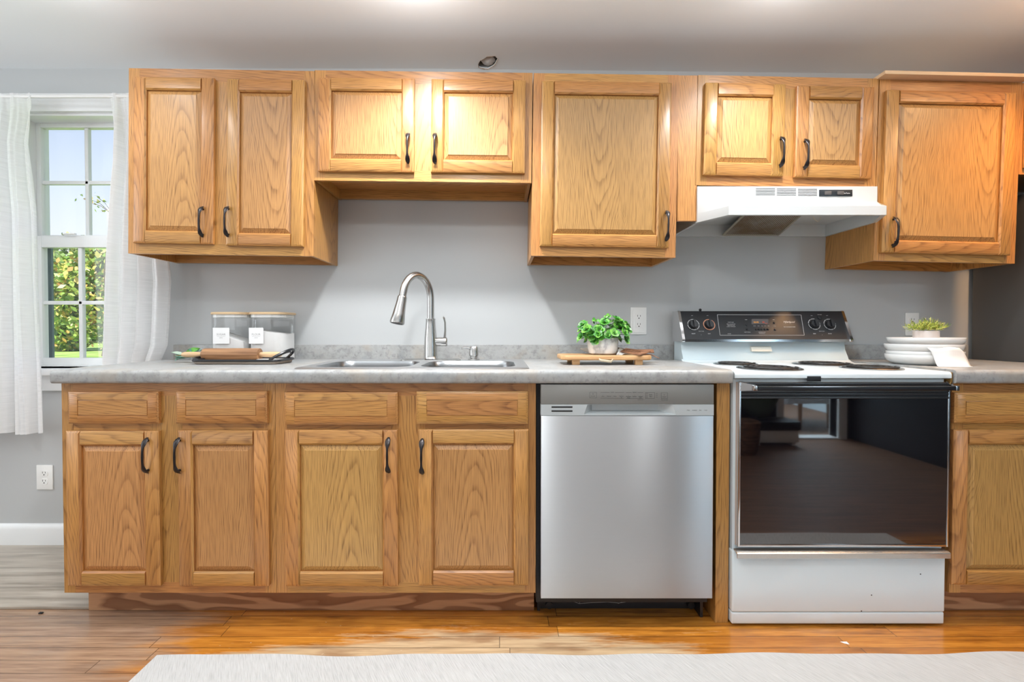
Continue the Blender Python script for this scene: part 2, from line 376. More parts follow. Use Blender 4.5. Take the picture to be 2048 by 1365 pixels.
# ------------------------------------------------------------------ mesh builder
class B:
    def __init__(s): s.bm = bmesh.new()
    def box(s, x0, x1, y0, y1, z0, z1, mat=0, bev=0, seg=2, planes=()):
        b = bmesh.new() if (bev or planes) else s.bm
        vs = [b.verts.new((x, y, z)) for x in (x0, x1) for y in (y0, y1) for z in (z0, z1)]
        for q in ((0, 1, 3, 2), (4, 6, 7, 5), (0, 4, 5, 1), (2, 3, 7, 6), (0, 2, 6, 4), (1, 5, 7, 3)):
            f = b.faces.new([vs[i] for i in q]); f.material_index = mat
        for co, no in planes:
            g = b.verts[:]+b.edges[:]+b.faces[:]
            bmesh.ops.bisect_plane(b, geom=g, plane_co=co, plane_no=no, clear_outer=True)
            ed = [e for e in b.edges if e.is_boundary]
            if ed:
                r = bmesh.ops.holes_fill(b, edges=ed, sides=0)
                for f in r['faces']: f.material_index = mat
        if bev: bmesh.ops.bevel(b, geom=b.edges[:], offset=bev, segments=seg, affect='EDGES', profile=.6, clamp_overlap=True)
        if b is not s.bm:
            for f in b.faces: f.material_index = mat
            s.merge(b)
        return s
    def merge(s, b):
        me = bpy.data.meshes.new('tmp'); b.to_mesh(me); b.free(); s.bm.from_mesh(me); bpy.data.meshes.remove(me)
    def poly(s, pts, mat=0):
        f = s.bm.faces.new([s.bm.verts.new(p) for p in pts]); f.material_index = mat; return s
    def loft(s, rings, mat=0, caps=(True, True), closed=True):
        vr = [[s.bm.verts.new(p) for p in r] for r in rings]; n = len(vr[0])
        for a, b in zip(vr, vr[1:]):
            for i in range(n if closed else n-1):
                j = (i+1) % n
                f = s.bm.faces.new((a[i], a[j], b[j], b[i])); f.material_index = mat
        if caps[0]: s.bm.faces.new(vr[0][::-1]).material_index = mat
        if caps[1]: s.bm.faces.new(vr[-1]).material_index = mat
        return s
    def lathe(s, prof, c=(0, 0, 0), n=32, mat=0, axis='Z', caps=(True, True)):
        rings = []
        for r, h in prof:
            ring = []
            for i in range(n):
                a = 2*math.pi*i/n; u, v = r*math.cos(a), r*math.sin(a)
                p = (u, v, h) if axis == 'Z' else ((u, h, v) if axis == 'Y' else (h, u, v))
                ring.append(Vector(c)+Vector(p))
            rings.append(ring)
        return s.loft(rings, mat, caps)
    def tube(s, path, r, n=10, mat=0, closed=False, up=None):
        path = [Vector(p) for p in path]; m = len(path); rings = []; prev = None
        for i, p in enumerate(path):
            if closed: t = path[(i+1) % m]-path[i-1]
            else: t = path[min(i+1, m-1)]-path[max(i-1, 0)]
            t.normalize()
            if up is not None: a = Vector(up)
            elif prev is None: a = Vector((0, 0, 1)) if abs(t.z) < .9 else Vector((1, 0, 0))
            else: a = prev
            a = (a-t*a.dot(t)).normalized(); prev = a; b = t.cross(a)
            rr = r[i] if isinstance(r, list) else r
            ra, rb = rr if isinstance(rr, tuple) else (rr, rr)
            rings.append([p+a*ra*math.cos(2*math.pi*k/n)+b*rb*math.sin(2*math.pi*k/n) for k in range(n)])
        if closed: rings.append(rings[0]); return s.loft(rings, mat, (False, False))
        return s.loft(rings, mat)
    def prism(s, pts2, axis, a, b, mat=0):
        f = {'X': lambda u, v, t: (t, u, v), 'Y': lambda u, v, t: (u, t, v), 'Z': lambda u, v, t: (u, v, t)}[axis]
        return s.loft([[Vector(f(u, v, a)) for u, v in pts2], [Vector(f(u, v, b)) for u, v in pts2]], mat)
    def holed(s, loops, mat=0):
        tris = tessellate_polygon([[Vector(p) for p in l] for l in loops])
        vs = [s.bm.verts.new(p) for l in loops for p in l]
        for t in tris:
            try: s.bm.faces.new([vs[i] for i in t]).material_index = mat
            except ValueError: pass
        return s
    def disc(s, c, nrm, r, n=8, mat=0, cup=0.0):
        nrm = Vector(nrm).normalized(); a = nrm.orthogonal().normalized(); b = nrm.cross(a)
        c = Vector(c); cv = s.bm.verts.new(c-nrm*cup)
        vs = [s.bm.verts.new(c+a*r*math.cos(2*math.pi*i/n)+b*r*math.sin(2*math.pi*i/n)) for i in range(n)]
        for i in range(n): s.bm.faces.new((cv, vs[i], vs[(i+1) % n])).material_index = mat
        return s
    def obj(s, name, mats, parent=None, sharp=38, world=True, loc=None, weld=False, uv=False):
        if weld: bmesh.ops.remove_doubles(s.bm, verts=s.bm.verts[:], dist=1e-5)
        bmesh.ops.recalc_face_normals(s.bm, faces=s.bm.faces[:])
        me = bpy.data.meshes.new(name)
        if uv:
            ul = s.bm.loops.layers.uv.new('UVMap')
            for f in s.bm.faces:
                for lp in f.loops: lp[ul].uv = (lp.vert.co.x+lp.vert.co.y*.01, lp.vert.co.z+lp.vert.co.y*.3)
        s.bm.to_mesh(me); s.bm.free()
        for m in (mats if isinstance(mats, (list, tuple)) else [mats]): me.materials.append(m)
        for p in me.polygons: p.use_smooth = True
        me.set_sharp_from_angle(angle=R(sharp))
        o = bpy.data.objects.new(name, me); COL.objects.link(o)
        if parent is not None:
            o.parent = parent
            if world:
                top = Vector((0, 0, 0)); q = parent
                while q is not None: top += q.location; q = q.parent
                me.transform(Matrix.Translation(-top))
        if loc is not None: o.location = loc
        return o

def tag(o, label, cat, group=None, kind=None):
    o['label'] = label; o['category'] = cat
    if group: o['group'] = group
    if kind: o['kind'] = kind
    return o
def thing(name, label, cat, loc=(0, 0, 0), group=None):
    o = bpy.data.objects.new(name, None); COL.objects.link(o); o.location = loc; o.empty_display_size = .05
    return tag(o, label, cat, group)
def base_at(o):
    """move a single-mesh thing's origin to the bottom centre of its mesh"""
    vs = [v.co for v in o.data.vertices]
    c = Vector(((min(v.x for v in vs)+max(v.x for v in vs))/2, (min(v.y for v in vs)+max(v.y for v in vs))/2, min(v.z for v in vs)))
    o.data.transform(Matrix.Translation(-c)); o.location = o.location+c
    return o
def struct(name, b, m, label, **kw):
    o = b.obj(name, m, **kw); return tag(o, label, 'room structure' if 'window' not in name else 'window', kind='structure')
def rrect(cx, cy, w, d, r, n=5):
    pts = []
    for qx, qy, a0 in ((1, 1, 0), (-1, 1, 90), (-1, -1, 180), (1, -1, 270)):
        for i in range(n+1):
            a = R(a0+90*i/n); pts.append((cx+qx*(w/2-r)+r*math.cos(a), cy+qy*(d/2-r)+r*math.sin(a)))
    return pts
def ring(pts2, z): return [Vector((x, y, z)) for x, y in pts2]
def text_bm(b, txt, size, at, mat=0, align='CENTER', rotx=R(90), thick=.0003, shear=0.0, rotz=0.0):
    cu = bpy.data.curves.new('t', 'FONT'); cu.body = txt; cu.size = size; cu.align_x = align; cu.align_y = 'CENTER'
    cu.extrude = thick/2; cu.shear = shear; cu.resolution_u = 2
    o = bpy.data.objects.new('t', cu); COL.objects.link(o); bpy.context.view_layer.update()
    me = bpy.data.meshes.new_from_object(o.evaluated_get(bpy.context.evaluated_depsgraph_get()))
    bpy.data.objects.remove(o); bpy.data.curves.remove(cu)
    me.transform(Matrix.Translation(Vector(at)) @ Matrix.Rotation(rotz, 4, 'Z') @ Matrix.Rotation(rotx, 4, 'X'))
    for p in me.polygons: p.material_index = mat
    b.bm.from_mesh(me); bpy.data.meshes.remove(me)
# ------------------------------------------------------------------ room shell
YW = 2.31                                    # kitchen wall plane
ZL_, ZM_, ZR_ = P(0, 137, YW), P(875, 137.5, YW), P(2040, 150.5, YW)
XBRK = ZM_.x
def zc(x):                                   # the old ceiling sags towards the right
    a, c = (ZL_, ZM_) if x <= XBRK else (ZM_, ZR_)
    return a.z+(c.z-a.z)*(x-a.x)/(c.x-a.x)
WX0, WX1, WZ0, WZ1 = -2.30, -1.785, .868, 2.075   # window opening
b = B()
for x0, x1, z0, z1 in ((-3.4, WX0, 0, 2.34), (WX1, 3.4, 0, 2.34), (WX0, WX1, 0, WZ0), (WX0, WX1, WZ1, 2.34)):
    b.box(x0, x1, YW, YW+.16, z0, z1)
struct('wall_back', b, WALL, 'grey painted kitchen wall behind the cabinets')
b = B().box(-3.5, -3.4, -1.3, YW+.16, 0, 2.36); struct('wall_left', b, WALL, 'grey painted side wall beyond the left of the window')
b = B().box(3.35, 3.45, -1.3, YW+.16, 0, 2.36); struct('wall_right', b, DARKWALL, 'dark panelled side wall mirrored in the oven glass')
DX0, DX1 = 2.70, 3.22
b = B().box(-3.5, 1.95, -1.35, -1.25, 0, 2.36)
struct('wall_rear', b, WALL, 'grey wall on the camera side of the kitchen')
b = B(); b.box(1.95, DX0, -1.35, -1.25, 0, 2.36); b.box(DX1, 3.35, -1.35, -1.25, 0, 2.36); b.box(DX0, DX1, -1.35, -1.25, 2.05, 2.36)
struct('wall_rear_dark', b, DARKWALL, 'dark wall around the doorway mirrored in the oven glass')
b = B(); b.box(DX0-.06, DX0, -1.36, -1.225, 0, 2.1); b.box(DX1, DX1+.08, -1.36, -1.225, 0, 2.1); b.box(DX0-.06, DX1+.08, -1.36, -1.225, 2.05, 2.13); b.box(DX0, DX1, -1.36, -1.225, .001, .015)
struct('trim_1', b, WHITE, 'white doorway casing mirrored in the oven glass')
b = B(); b.box(1.6, 4.2, -3.5, -3.4, 0, 2.36); b.box(1.6, 1.7, -3.4, -1.35, 0, 2.36); b.box(4.1, 4.2, -3.4, -1.35, 0, 2.36)
struct('wall_parlour', b, wallmat('pale blue parlour wall', (.62, .72, .78)), 'pale wall of the next room seen through the doorway')

b = B().box(-3.5, 4.3, -3.5, YW+.16, -.05, 0)
struct('floor', b, FLOOR, 'old orange varnished strip floor with worn pale boards')
yv = PZ(80, 1214.5, .010).y
b = B().box(-3.4, -1.42, yv, YW, 0.0005, .0105, bev=.002)
struct('floor_vinyl', b, VINYL, 'grey wood look vinyl floor at the window end')

# ceiling with the torn hole
hole_px = [(957, 128), (961, 121), (969, 117), (974, 113), (981, 112.5), (990, 112), (993, 115.5), (995.5, 117), (993, 122), (990, 127.5), (987, 131), (982, 134), (976, 137.5), (970, 137), (962, 135.5), (957.5, 134)]
hole = []
for px, py in hole_px:
    q = PZ(px, py, zc(-.08)); hole.append((q.x, q.y, zc(q.x)))
Y0_, Y1_ = -3.5, YW+.02
outer = [(x, y, zc(x)) for x, y in ((XBRK, Y0_), (4.3, Y0_), (4.3, Y1_), (XBRK, Y1_))]
b = B()
b.holed([outer, hole]); b.loft([hole, [(x, y, z+.004) for x, y, z in hole]], caps=(False, False))
lp = [(x, y, zc(x)) for x, y in ((-3.5, Y0_), (XBRK, Y0_), (XBRK, Y1_), (-3.5, Y1_))]
b.poly(lp)
rim = [lp[0], lp[1], outer[1], outer[2], lp[2], lp[3]]; up = [(x, y, z+.20) for x, y, z in rim]; b.poly(up)
for i in range(6): b.poly([rim[i], rim[(i+1) % 6], up[(i+1) % 6], up[i]])
struct('ceiling', b, CEIL, 'white ceiling with a torn hole above the sink cabinets', weld=True)
hc_ = Vector((sum(p[0] for p in hole)/len(hole), sum(p[1] for p in hole)/len(hole), zc(-.08)))
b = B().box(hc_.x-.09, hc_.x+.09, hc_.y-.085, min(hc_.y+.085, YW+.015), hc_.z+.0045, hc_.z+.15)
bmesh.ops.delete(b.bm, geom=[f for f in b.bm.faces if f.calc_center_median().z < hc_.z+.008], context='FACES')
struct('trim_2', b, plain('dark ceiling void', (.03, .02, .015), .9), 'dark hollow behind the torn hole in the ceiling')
b = B(); bmesh.ops.create_icosphere(b.bm, subdivisions=3, radius=1)
for v in b.bm.verts:
    k = 1+.13*math.sin(v.co.x*7+2)*math.cos(v.co.y*6)+.08*math.sin(v.co.z*11)
    v.co = Vector((hc_.x-.001+v.co.x*.034*k, hc_.y+.004+v.co.y*.046*k, hc_.z+.020+v.co.z*.019*k))
tag(b.obj('crumpled_plug', fabric('grey crumpled paper', (.62, .61, .60), 200)), 'pale crumpled wad stuffed in the torn ceiling hole', 'wad')
b = B()                                       # torn paper rim
for i in range(len(hole)):
    p, q = Vector(hole[i]), Vector(hole[(i+1) % len(hole)]); c = hc_
    o1 = (p-c).normalized()*random.uniform(.002, .006); o2 = (q-c).normalized()*.002
    b.poly([p, q, q+o2+Vector((0, 0, -.0015)), p+o1+Vector((0, 0, -.0035))])
struct('trim_3', b, plain('torn drywall paper', (.45, .33, .24), .9), 'torn brown paper edge around the ceiling hole')

# baseboard
b = B(); b.prism([(YW, .0107), (YW-.016, .0107), (YW-.016, .085), (YW-.012, .10), (YW-.005, .108), (YW, .110)], 'X', -3.4, -1.40)
struct('baseboard_back', b, WHITE, 'white baseboard under the window wall')

# window
win = B()
ct = .014
win.box(WX0-.085, WX0, YW-.018, YW, WZ0-.04, WZ1+.005, bev=.002); win.box(WX1, WX1+.085, YW-.018, YW, WZ0-.04, WZ1+.005, bev=.002)
win.box(WX0-.095, WX1+.095, YW-.022, YW, WZ1, WZ1+.064, bev=.002); win.box(WX0-.105, WX1+.105, YW-.034, YW, WZ1+.064, WZ1+.078, bev=.003)
win.box(WX0, WX0+.012, YW, YW+.15, WZ0, WZ1); win.box(WX1-.012, WX1, YW, YW+.15, WZ0, WZ1)
win.box(WX0, WX1, YW, YW+.15, WZ1-.012, WZ1); win.box(WX0, WX1, YW, YW+.15, WZ0-.03, WZ0+.002)
window = struct('window_1', win, WHITE, 'white double hung window with divided panes between white curtains')
b = B().box(WX0-.11, WX1+.11, YW-.055, YW+.02, WZ0-.040, WZ0-.008, bev=.006, seg=3); b.box(WX0-.09, WX1+.09, YW-.018, YW-.0002, WZ0-.115, WZ0-.040, bev=.003)
b.obj('window_sill', WHITE, window)
def sash(name, y, z0, z1, sx, top, bot, zm, xl, xr, par):
    b = B(); d = .034
    b.box(xl, xl+sx, y, y+d, z0, z1, bev=.003); b.box(xr-sx, xr, y, y+d, z0, z1, bev=.003)
    b.box(xl+sx, xr-sx, y, y+d, z1-top, z1, bev=.003); b.box(xl+sx, xr-sx, y, y+d, z0, z0+bot, bev=.003)
    xm = -2.045
    b.box(xm-.009, xm+.009, y+.006, y+d-.006, z0+bot, z1-top, bev=.003)
    b.box(xl+sx, xr-sx, y+.006, y+d-.006, zm-.009, zm+.009, bev=.003)
    s = b.obj(name, WHITE, par)
    B().box(xl+sx-.004, xr-sx+.004, y+.015, y+.018, z0+bot-.004, z1-top+.004).obj('pane', PANE, s)
    return s
zl = lambda y, Y: P(100, y, Y).z
lo = sash('sash', YW+.035, WZ0+.002, zl(473, 2.36), .062, zl(473, 2.36)-zl(496, 2.36), zl(716, 2.36)-WZ0-.002, zl(606, 2.36), WX0+.012, WX1-.012, window)
up_ = sash('sash', YW+.080, zl(490, 2.41), WZ1-.012, .024, .022, zl(472, 2.41)-zl(490, 2.41), zl(367, 2.41), WX0+.012, WX1-.012, window)
b = B().box(-2.11, -2.05, YW+.02, YW+.034, zl(472, 2.36), zl(468.5, 2.36), bev=.003); b.obj('sash_lock', PLASTW, lo)
b = B().box(WX0+.034, WX0+.044, YW+.118, YW+.13, WZ0, zl(480, 2.41), mat=0); b.box(WX1-.062, WX1-.05, YW+.118, YW+.13, WZ0, zl(480, 2.41))
b.box(WX0+.012, WX0+.034, YW+.118, YW+.13, WZ0, zl(480, 2.41))
b.obj('screen_frame', plain('dark teal screen frame', (.06, .12, .13), .5), window)

# curtains
def interp(t, pts):
    for (a, va), (c, vc) in zip(pts, pts[1:]):
        if t <= c: return va+(vc-va)*max(0, (t-a))/(c-a)
    return pts[-1][1]
def curtain(label, left, right, y0, y1, Y, folds, seed, amp=.022):
    rnd = random.Random(seed); ph = [rnd.uniform(0, 6.28) for _ in range(6)]
    nx, nz = 110, 90; rows = []
    for j in range(nz+1):
        t = j/nz; py = y0+(y1-y0)*t; row = []
        xl, xr = interp(py, left), interp(py, right)
        for i in range(nx+1):
            u = i/nx
            w_ = u*folds*2*math.pi
            a = amp*(.35+.65*min(1, t*4))*(1 if t > .05 else .6)
            d = a*(math.sin(w_+ph[0]+.5*math.sin(t*3+ph[1]))+.45*math.sin(w_*1.9+ph[2]+t*1.4)+.2*math.sin(w_*4.3+ph[3]))
            d += .006*math.sin(t*40)*max(0, 1-t*12)
            q = P(xl+(xr-xl)*u, py, Y)
            zz = q.z+.006*math.sin(u*9+ph[4])*t
            row.append(Vector((q.x, Y+d, zz)))
        rows.append(row)
    b = B(); b.loft(rows, closed=False, caps=(False, False))
    o = b.obj('curtain', SHEER, sharp=180)
    return tag(base_at(o), label, 'curtain', 'sheer curtains at the window')
YC = 2.215
curtain('left white sheer curtain hanging below the window sill', [(180, -95), (880, -110)], [(187, 62), (235, 66), (285, 59), (330, 63), (430, 74), (520, 76), (600, 79), (700, 84), (880, 93)], 187, 866, YC, 4.5, 3)
curtain('right white sheer curtain partly behind the tall cabinet', [(187, 218), (240, 225), (330, 226), (400, 221), (500, 214), (600, 210), (880, 206)], [(187, 330), (500, 331), (560, 337), (640, 334), (690, 331), (722, 317), (880, 315)], 187, 872, YC, 4, 11)
b = B().tube([P(-110, 193, YC+.004), P(360, 193, YC+.004)], .0075, 12)
for px in (-105, 352): q = P(px, 193, YC); b.box(q.x-.012, q.x+.012, YC+.004, YW, q.z-.012, q.z+.012, bev=.002)
tag(base_at(b.obj('curtain_rod', PLASTW)), 'thin white curtain rod above the window', 'curtain rod')

# ------------------------------------------------------------------ outside
b = B(); b.poly([(-90, YW+.5, -.25), (60, YW+.5, -.25), (60, 110, -.25), (-90, 110, -.25)])
n = N('lawn grass'); co = n.n('TexCoord').outputs['Object']
n.l(n.ramp(n.noise(co, .9, 5.0), (.3, (.16, .30, .05)), (.5, (.32, .50, .10)), (.7, (.52, .66, .22))), n.b.inputs['Base Color']); n.set(Roughness=.9)
struct('ground', b, n.m, 'bright green lawn outside the window')
def leaf_tri(b, c, s, rnd):
    n_ = Vector((rnd.gauss(0, 1), rnd.gauss(0, 1), rnd.gauss(0, 1)+.6)).normalized(); a = n_.orthogonal().normalized(); a.rotate(Matrix.Rotation(rnd.uniform(0, 6.28), 3, n_)); q = n_.cross(a)
    b.poly([c-a*s, c+q*s*.55, c+a*s, c-q*s*.55])
def tree(label, base, trunk_h, blobs, nleaf, ls, mat, seed, name='tree'):
    rnd = random.Random(seed); t = thing(name, label, 'tree', base)
    b = B(); base = Vector(base)
    top = Vector((sum(x[0] for x in blobs)/len(blobs), sum(x[1] for x in blobs)/len(blobs), trunk_h))
    b.tube([base, base+top*.5+Vector((.05, 0, 0)), base+top], [.16*trunk_h/3, .11*trunk_h/3, .05*trunk_h/3], 8)
    for x, y, z, r in blobs:
        b.tube([base+top*.6, base+Vector((x, y, z))*.8+Vector((0, 0, .1)), base+Vector((x, y, z))], [.06*trunk_h/3, .04*trunk_h/3, .015*trunk_h/3], 6)
    b.obj('trunk', BARK, t)
    b = B(); tot = sum(r**2 for *_, r in blobs)
    for x, y, z, r in blobs:
        for k in range(int(nleaf*r*r/tot)):
            d = Vector((rnd.gauss(0, 1), rnd.gauss(0, 1), rnd.gauss(0, 1))).normalized()*r*rnd.uniform(.45, 1.05)
            d.z *= .85
            leaf_tri(b, base+Vector((x, y, z))+d, ls*rnd.uniform(.6, 1.3), rnd)
    b.obj('foliage', mat, t); return t
BARK = plain('bark', (.10, .07, .05), .9)
G1 = foliage('green and yellow leaves', ((0, (.10, .20, .04)), (.4, (.22, .36, .06)), (.7, (.42, .48, .10)), (.88, (.66, .54, .14)), (1, (.66, .34, .12))))
G2 = foliage('dark green leaves', ((0, (.03, .09, .02)), (.6, (.10, .22, .04)), (1, (.22, .36, .08))))
G3 = foliage('pale distant leaves', ((0, (.16, .26, .08)), (.6, (.30, .40, .12)), (1, (.50, .48, .18))))
tree('broad green and yellow tree on the lawn, in the lower left panes', (-26.0, 29, -.25), 2.4, [(-1.8, 0, 2.2, 1.9), (.2, .3, 2.4, 2.0), (-.8, 0, 3.9, 1.8), (.9, -.2, 4.0, 1.6), (0, 0, 1.3, 1.5), (-3.6, .3, 2.8, 2.0)], 15000, .19, G1, 1)
tree('orange tinged bushy tree on the lawn, in the lower right panes', (-19.4, 23.6, -.25), 2.2, [(-.9, 0, 2.9, 1.5), (.9, .2, 2.6, 1.7), (.2, 0, 4.1, 1.6), (1.9, 0, 3.6, 1.6), (-.4, 0, 1.8, 1.1)], 12000, .17, G1, 2)
tree('dark green shrub low on the lawn before the trees', (-19.2, 19.5, -.25), .6, [(-.7, 0, .9, .75), (.1, 0, 1.1, .85), (-.3, 0, 1.8, .7), (-.1, 0, .5, .6)], 2600, .11, G2, 3, 'shrub')
tree('pale treetop in the distance behind the window meeting rail', (-40, 46, -.25), 6, [(-4, 0, 6.4, 3.6), (0, 0, 7.4, 3.4), (4.0, 0, 6.6, 3.4), (8.0, 0, 8.2, 3.6), (-2, 0, 3, 3), (4, 0, 3, 3)], 7000, .28, G3, 4)
b = B(); rnd = random.Random(9)
for k in range(16000):
    u = rnd.random(); x = -60+66*u; h = 5.2+1.6*math.sin(x*.55)+1.1*math.sin(x*1.37+1)
    leaf_tri(b, Vector((x, 52+rnd.uniform(-1.5, 1.5)+.4*math.sin(x), -.25+h*math.sqrt(rnd.random()))), rnd.uniform(.25, .5), rnd)
tag(b.obj('distant_treeline', G3), 'pale green line of trees far across the lawn', 'trees', kind='stuff')
# slender sapling close to the window
t = thing('sapling', 'slender sapling with sparse leaves seen in the right hand panes', 'tree', (-6.50, 8.05, -.25))
b = B(); lf = B(); rnd = random.Random(5); base = Vector((-6.50, 8.05, -.25))
tr = [base+Vector((.10*math.sin(k*.7), 0, k*.32)) for k in range(11)]
b.tube(tr, [.018-.0015*k for k in range(11)], 6)
for k in range(2, 11):
    for s_ in range(3):
        d = Vector((rnd.choice((-1, 1))*rnd.uniform(.25, .6), rnd.uniform(-.3, .3), rnd.uniform(.15, .5)))*(1.15-.06*k)
        b.tube([tr[k], tr[k]+d*.5+Vector((0, 0, .05)), tr[k]+d], [.006, .004, .002], 5)
        for q in range(16): leaf_tri(lf, tr[k]+d*rnd.uniform(.3, 1.1)+Vector((rnd.gauss(0, .05), rnd.gauss(0, .05), rnd.gauss(0, .05))), .032, rnd)
b.obj('trunk', BARK, t); lf.obj('foliage', foliage('sapling leaves', ((0, (.22, .32, .10)), (.6, (.4, .48, .16)), (1, (.55, .30, .12)))), t)

# ------------------------------------------------------------------ cabinets
HANDLE = None
def handle_mesh():
    global HANDLE
    if HANDLE: return HANDLE
    b = B(); L = .125; n_ = 22; path = []; rad = []
    for i in range(n_+1):
        t = i/n_; z = (t-.5)*L
        e = abs(t-.5)*2
        bow = .026*max(0, 1-e**3.2)**.75+.003
        path.append((0, -bow, z))
        wdt = interp(t, [(0, .004), (.04, .0082), (.10, .0096), (.17, .0082), (.25, .0044), (.35, .0036), (.5, .0042), (.65, .0036), (.75, .0044), (.83, .0082), (.90, .0096), (.96, .0082), (1, .004)])
        th = interp(t, [(0, .0015), (.15, .0028), (.3, .0042), (.5, .0044), (.7, .0042), (.85, .0028), (1, .0015)])
        rad.append((wdt, th))
    b.tube(path, rad, 12, up=(1, 0, 0))
    for z in (-.052, .052): b.lathe([(.0045, 0), (.0045, -.0105)], (0, 0, z), 12, axis='Y')
    o = b.obj('handle', BRONZE); HANDLE = o.data; bpy.data.objects.remove(o); return HANDLE
DT = .019
def door(par, x0, z0, w, h, hpos=None, stile=.052, name='door'):
    """raised panel door: frame of stiles and rails (mesh), child panel, child handle; origin at its lower left"""
    b = B(); s = stile; ch = .009; ic = .006; yb, yf = -.0005, -DT
    c45 = math.sqrt(.5)
    outer = [((ch*.0, 0, 0), None)]
    pl = [((0, yf+ch*.55, 0), Vector((-.55, -1, 0)).normalized()), ((w, yf+ch*.55, 0), Vector((.55, -1, 0)).normalized()),
          ((0, yf+ch*.55, 0), Vector((0, -1, -.55)).normalized()), ((0, yf+ch*.55, h), Vector((0, -1, .55)).normalized())]
    def inn(co, dx, dz): return (co, Vector((dx, -1, dz)).normalized())
    b.box(0, s, yf, yb, 0, h, 0, planes=pl+[inn((s, yf+ic, 0), 1, 0)])
    b.box(w-s, w, yf, yb, 0, h, 0, planes=pl+[inn((w-s, yf+ic, 0), -1, 0)])
    b.box(s, w-s, yf, yb, 0, s, 1, planes=pl+[inn((0, yf+ic, s), 0, 1)])
    b.box(s, w-s, yf, yb, h-s, h, 1, planes=pl+[inn((0, yf+ic, h-s), 0, -1)])
    d = b.obj(name, [OAKV, OAKH], par, world=False, loc=(x0, -.0015, z0))
    p = B(); g = .003; bw = .019; yo = -.0055; yi = -.0168
    xs = (s-.004+g, w-s+.004-g); zs = (s-.004+g, h-s+.004-g)
    r0 = [Vector((x, 0-.002, z)) for x, z in ((xs[0], zs[0]), (xs[1], zs[0]), (xs[1], zs[1]), (xs[0], zs[1]))]
    r1 = [Vector((v.x, yo, v.z)) for v in r0]
    k = ((1, 1), (-1, 1), (-1, -1), (1, -1))
    r2 = [Vector((v.x+a*bw, yi+.002, v.z+c*bw)) for v, (a, c) in zip(r0, k)]
    r3 = [Vector((v.x+a*(bw+.0015), yi, v.z+c*(bw+.0015))) for v, (a, c) in zip(r0, k)]
    p.loft([r0, r1, r2, r3]); p.obj('panel', OAKP, d, sharp=12, world=False)
    if hpos:
        o = bpy.data.objects.new('handle', handle_mesh()); COL.objects.link(o); o.parent = d; o.location = (hpos[0], -DT+.0008, hpos[1])
    return d
def drawer(par, x0, z0, w, h, groove=True):
    b = B(); yf, ch = -DT, .008
    pl = [((0, yf+ch*.6, 0), Vector((-.6, -1, 0)).normalized()), ((w, yf+ch*.6, 0), Vector((.6, -1, 0)).normalized()),
          ((0, yf+ch*.6, 0), Vector((0, -1, -.6)).normalized()), ((0, yf+ch*.6, h), Vector((0, -1, .6)).normalized())]
    i = .035
    b.box(0, w, yf+.0022, -.0005, 0, h, planes=[((a[0][0], a[0][1]+.0, a[0][2]), a[1]) for a in pl])
    # raised border and centre field leave a fine groove between them
    for x0_, x1_, z0_, z1_ in ((0, i, 0, h), (w-i, w, 0, h), (i, w-i, 0, i*.8), (i, w-i, h-i*.8, h)):
        b.box(x0_, x1_, yf, yf+.0025, z0_, z1_, planes=pl)
    b.box(i+.0028, w-i-.0028, yf, yf+.0025, i*.8+.0028, h-i*.8-.0028)
    return b.obj('drawer_front', OAKH, par, world=False, loc=(x0, -.0015, z0), weld=False)

def cabinet(name, label, cat, corners, Y, depth, wall=True, tilt=None, group=None):
    """corners TL TR BL BR of the face frame in the photo -> root empty at its lower left front, width, height, matrix"""
    TL, TR, BL, BR = [P(x, y, Y) for x, y in corners]
    wd = ((TR-TL).length+(BR-BL).length)/2; hg = ((TL-BL).length+(TR-BR).length)/2
    if tilt is None:
        d1, d2 = TR-TL, BR-BL; tilt = (math.atan2(d1.z, d1.x)+math.atan2(d2.z, d2.x))/2
    c = (TL+TR+BL+BR)/4
    rot = Matrix.Rotation(-tilt, 4, 'Y')
    o = c-rot @ Vector((wd/2, 0, hg/2))
    r = thing(name, label, cat, o, group); r.rotation_euler = (0, -tilt, 0)
    M = Matrix.Translation(o) @ rot
    return r, wd-.001, hg, M.inverted()
def loc(Mi, px, py, Y): return Mi @ P(px, py, Y)
def face(r, w, h, sl=.045, sr=.045, top=.05, bot=.045, mids=(), rails=()):
    b = B(); t = .019
    b.box(0, sl, 0, t, 0, h, 0); b.box(w-sr, w, 0, t, 0, h, 0)
    b.box(sl, w-sr, 0, t, h-top, h, 1); b.box(sl, w-sr, 0, t, 0, bot, 1)
    for x0, x1 in mids: b.box(x0, x1, 0, t, bot, h-top, 0)
    for x0, x1, z0, z1 in rails: b.box(x0, x1, .0006, t, z0, z1, 1)
    b.obj('face_frame', [OAKV, OAKH], r, world=False)
def doors(r, Mi, Yf, specs):
    for (xl, xr, yt, yb, hx, h0, h1) in specs:
        a = loc(Mi, (xl+xr)/2, yt, Yf); c = loc(Mi, (xl+xr)/2, yb, Yf)
        l_ = loc(Mi, xl, (yt+yb)/2, Yf); r_ = loc(Mi, xr, (yt+yb)/2, Yf)
        hp = None
        if hx:
            q = loc(Mi, hx, (h0+h1)/2, Yf); hp = (q.x-l_.x, q.z-c.z)
        door(r, l_.x, c.z, r_.x-l_.x, a.z-c.z, hp)
YU, YUF = 2.005, 1.986
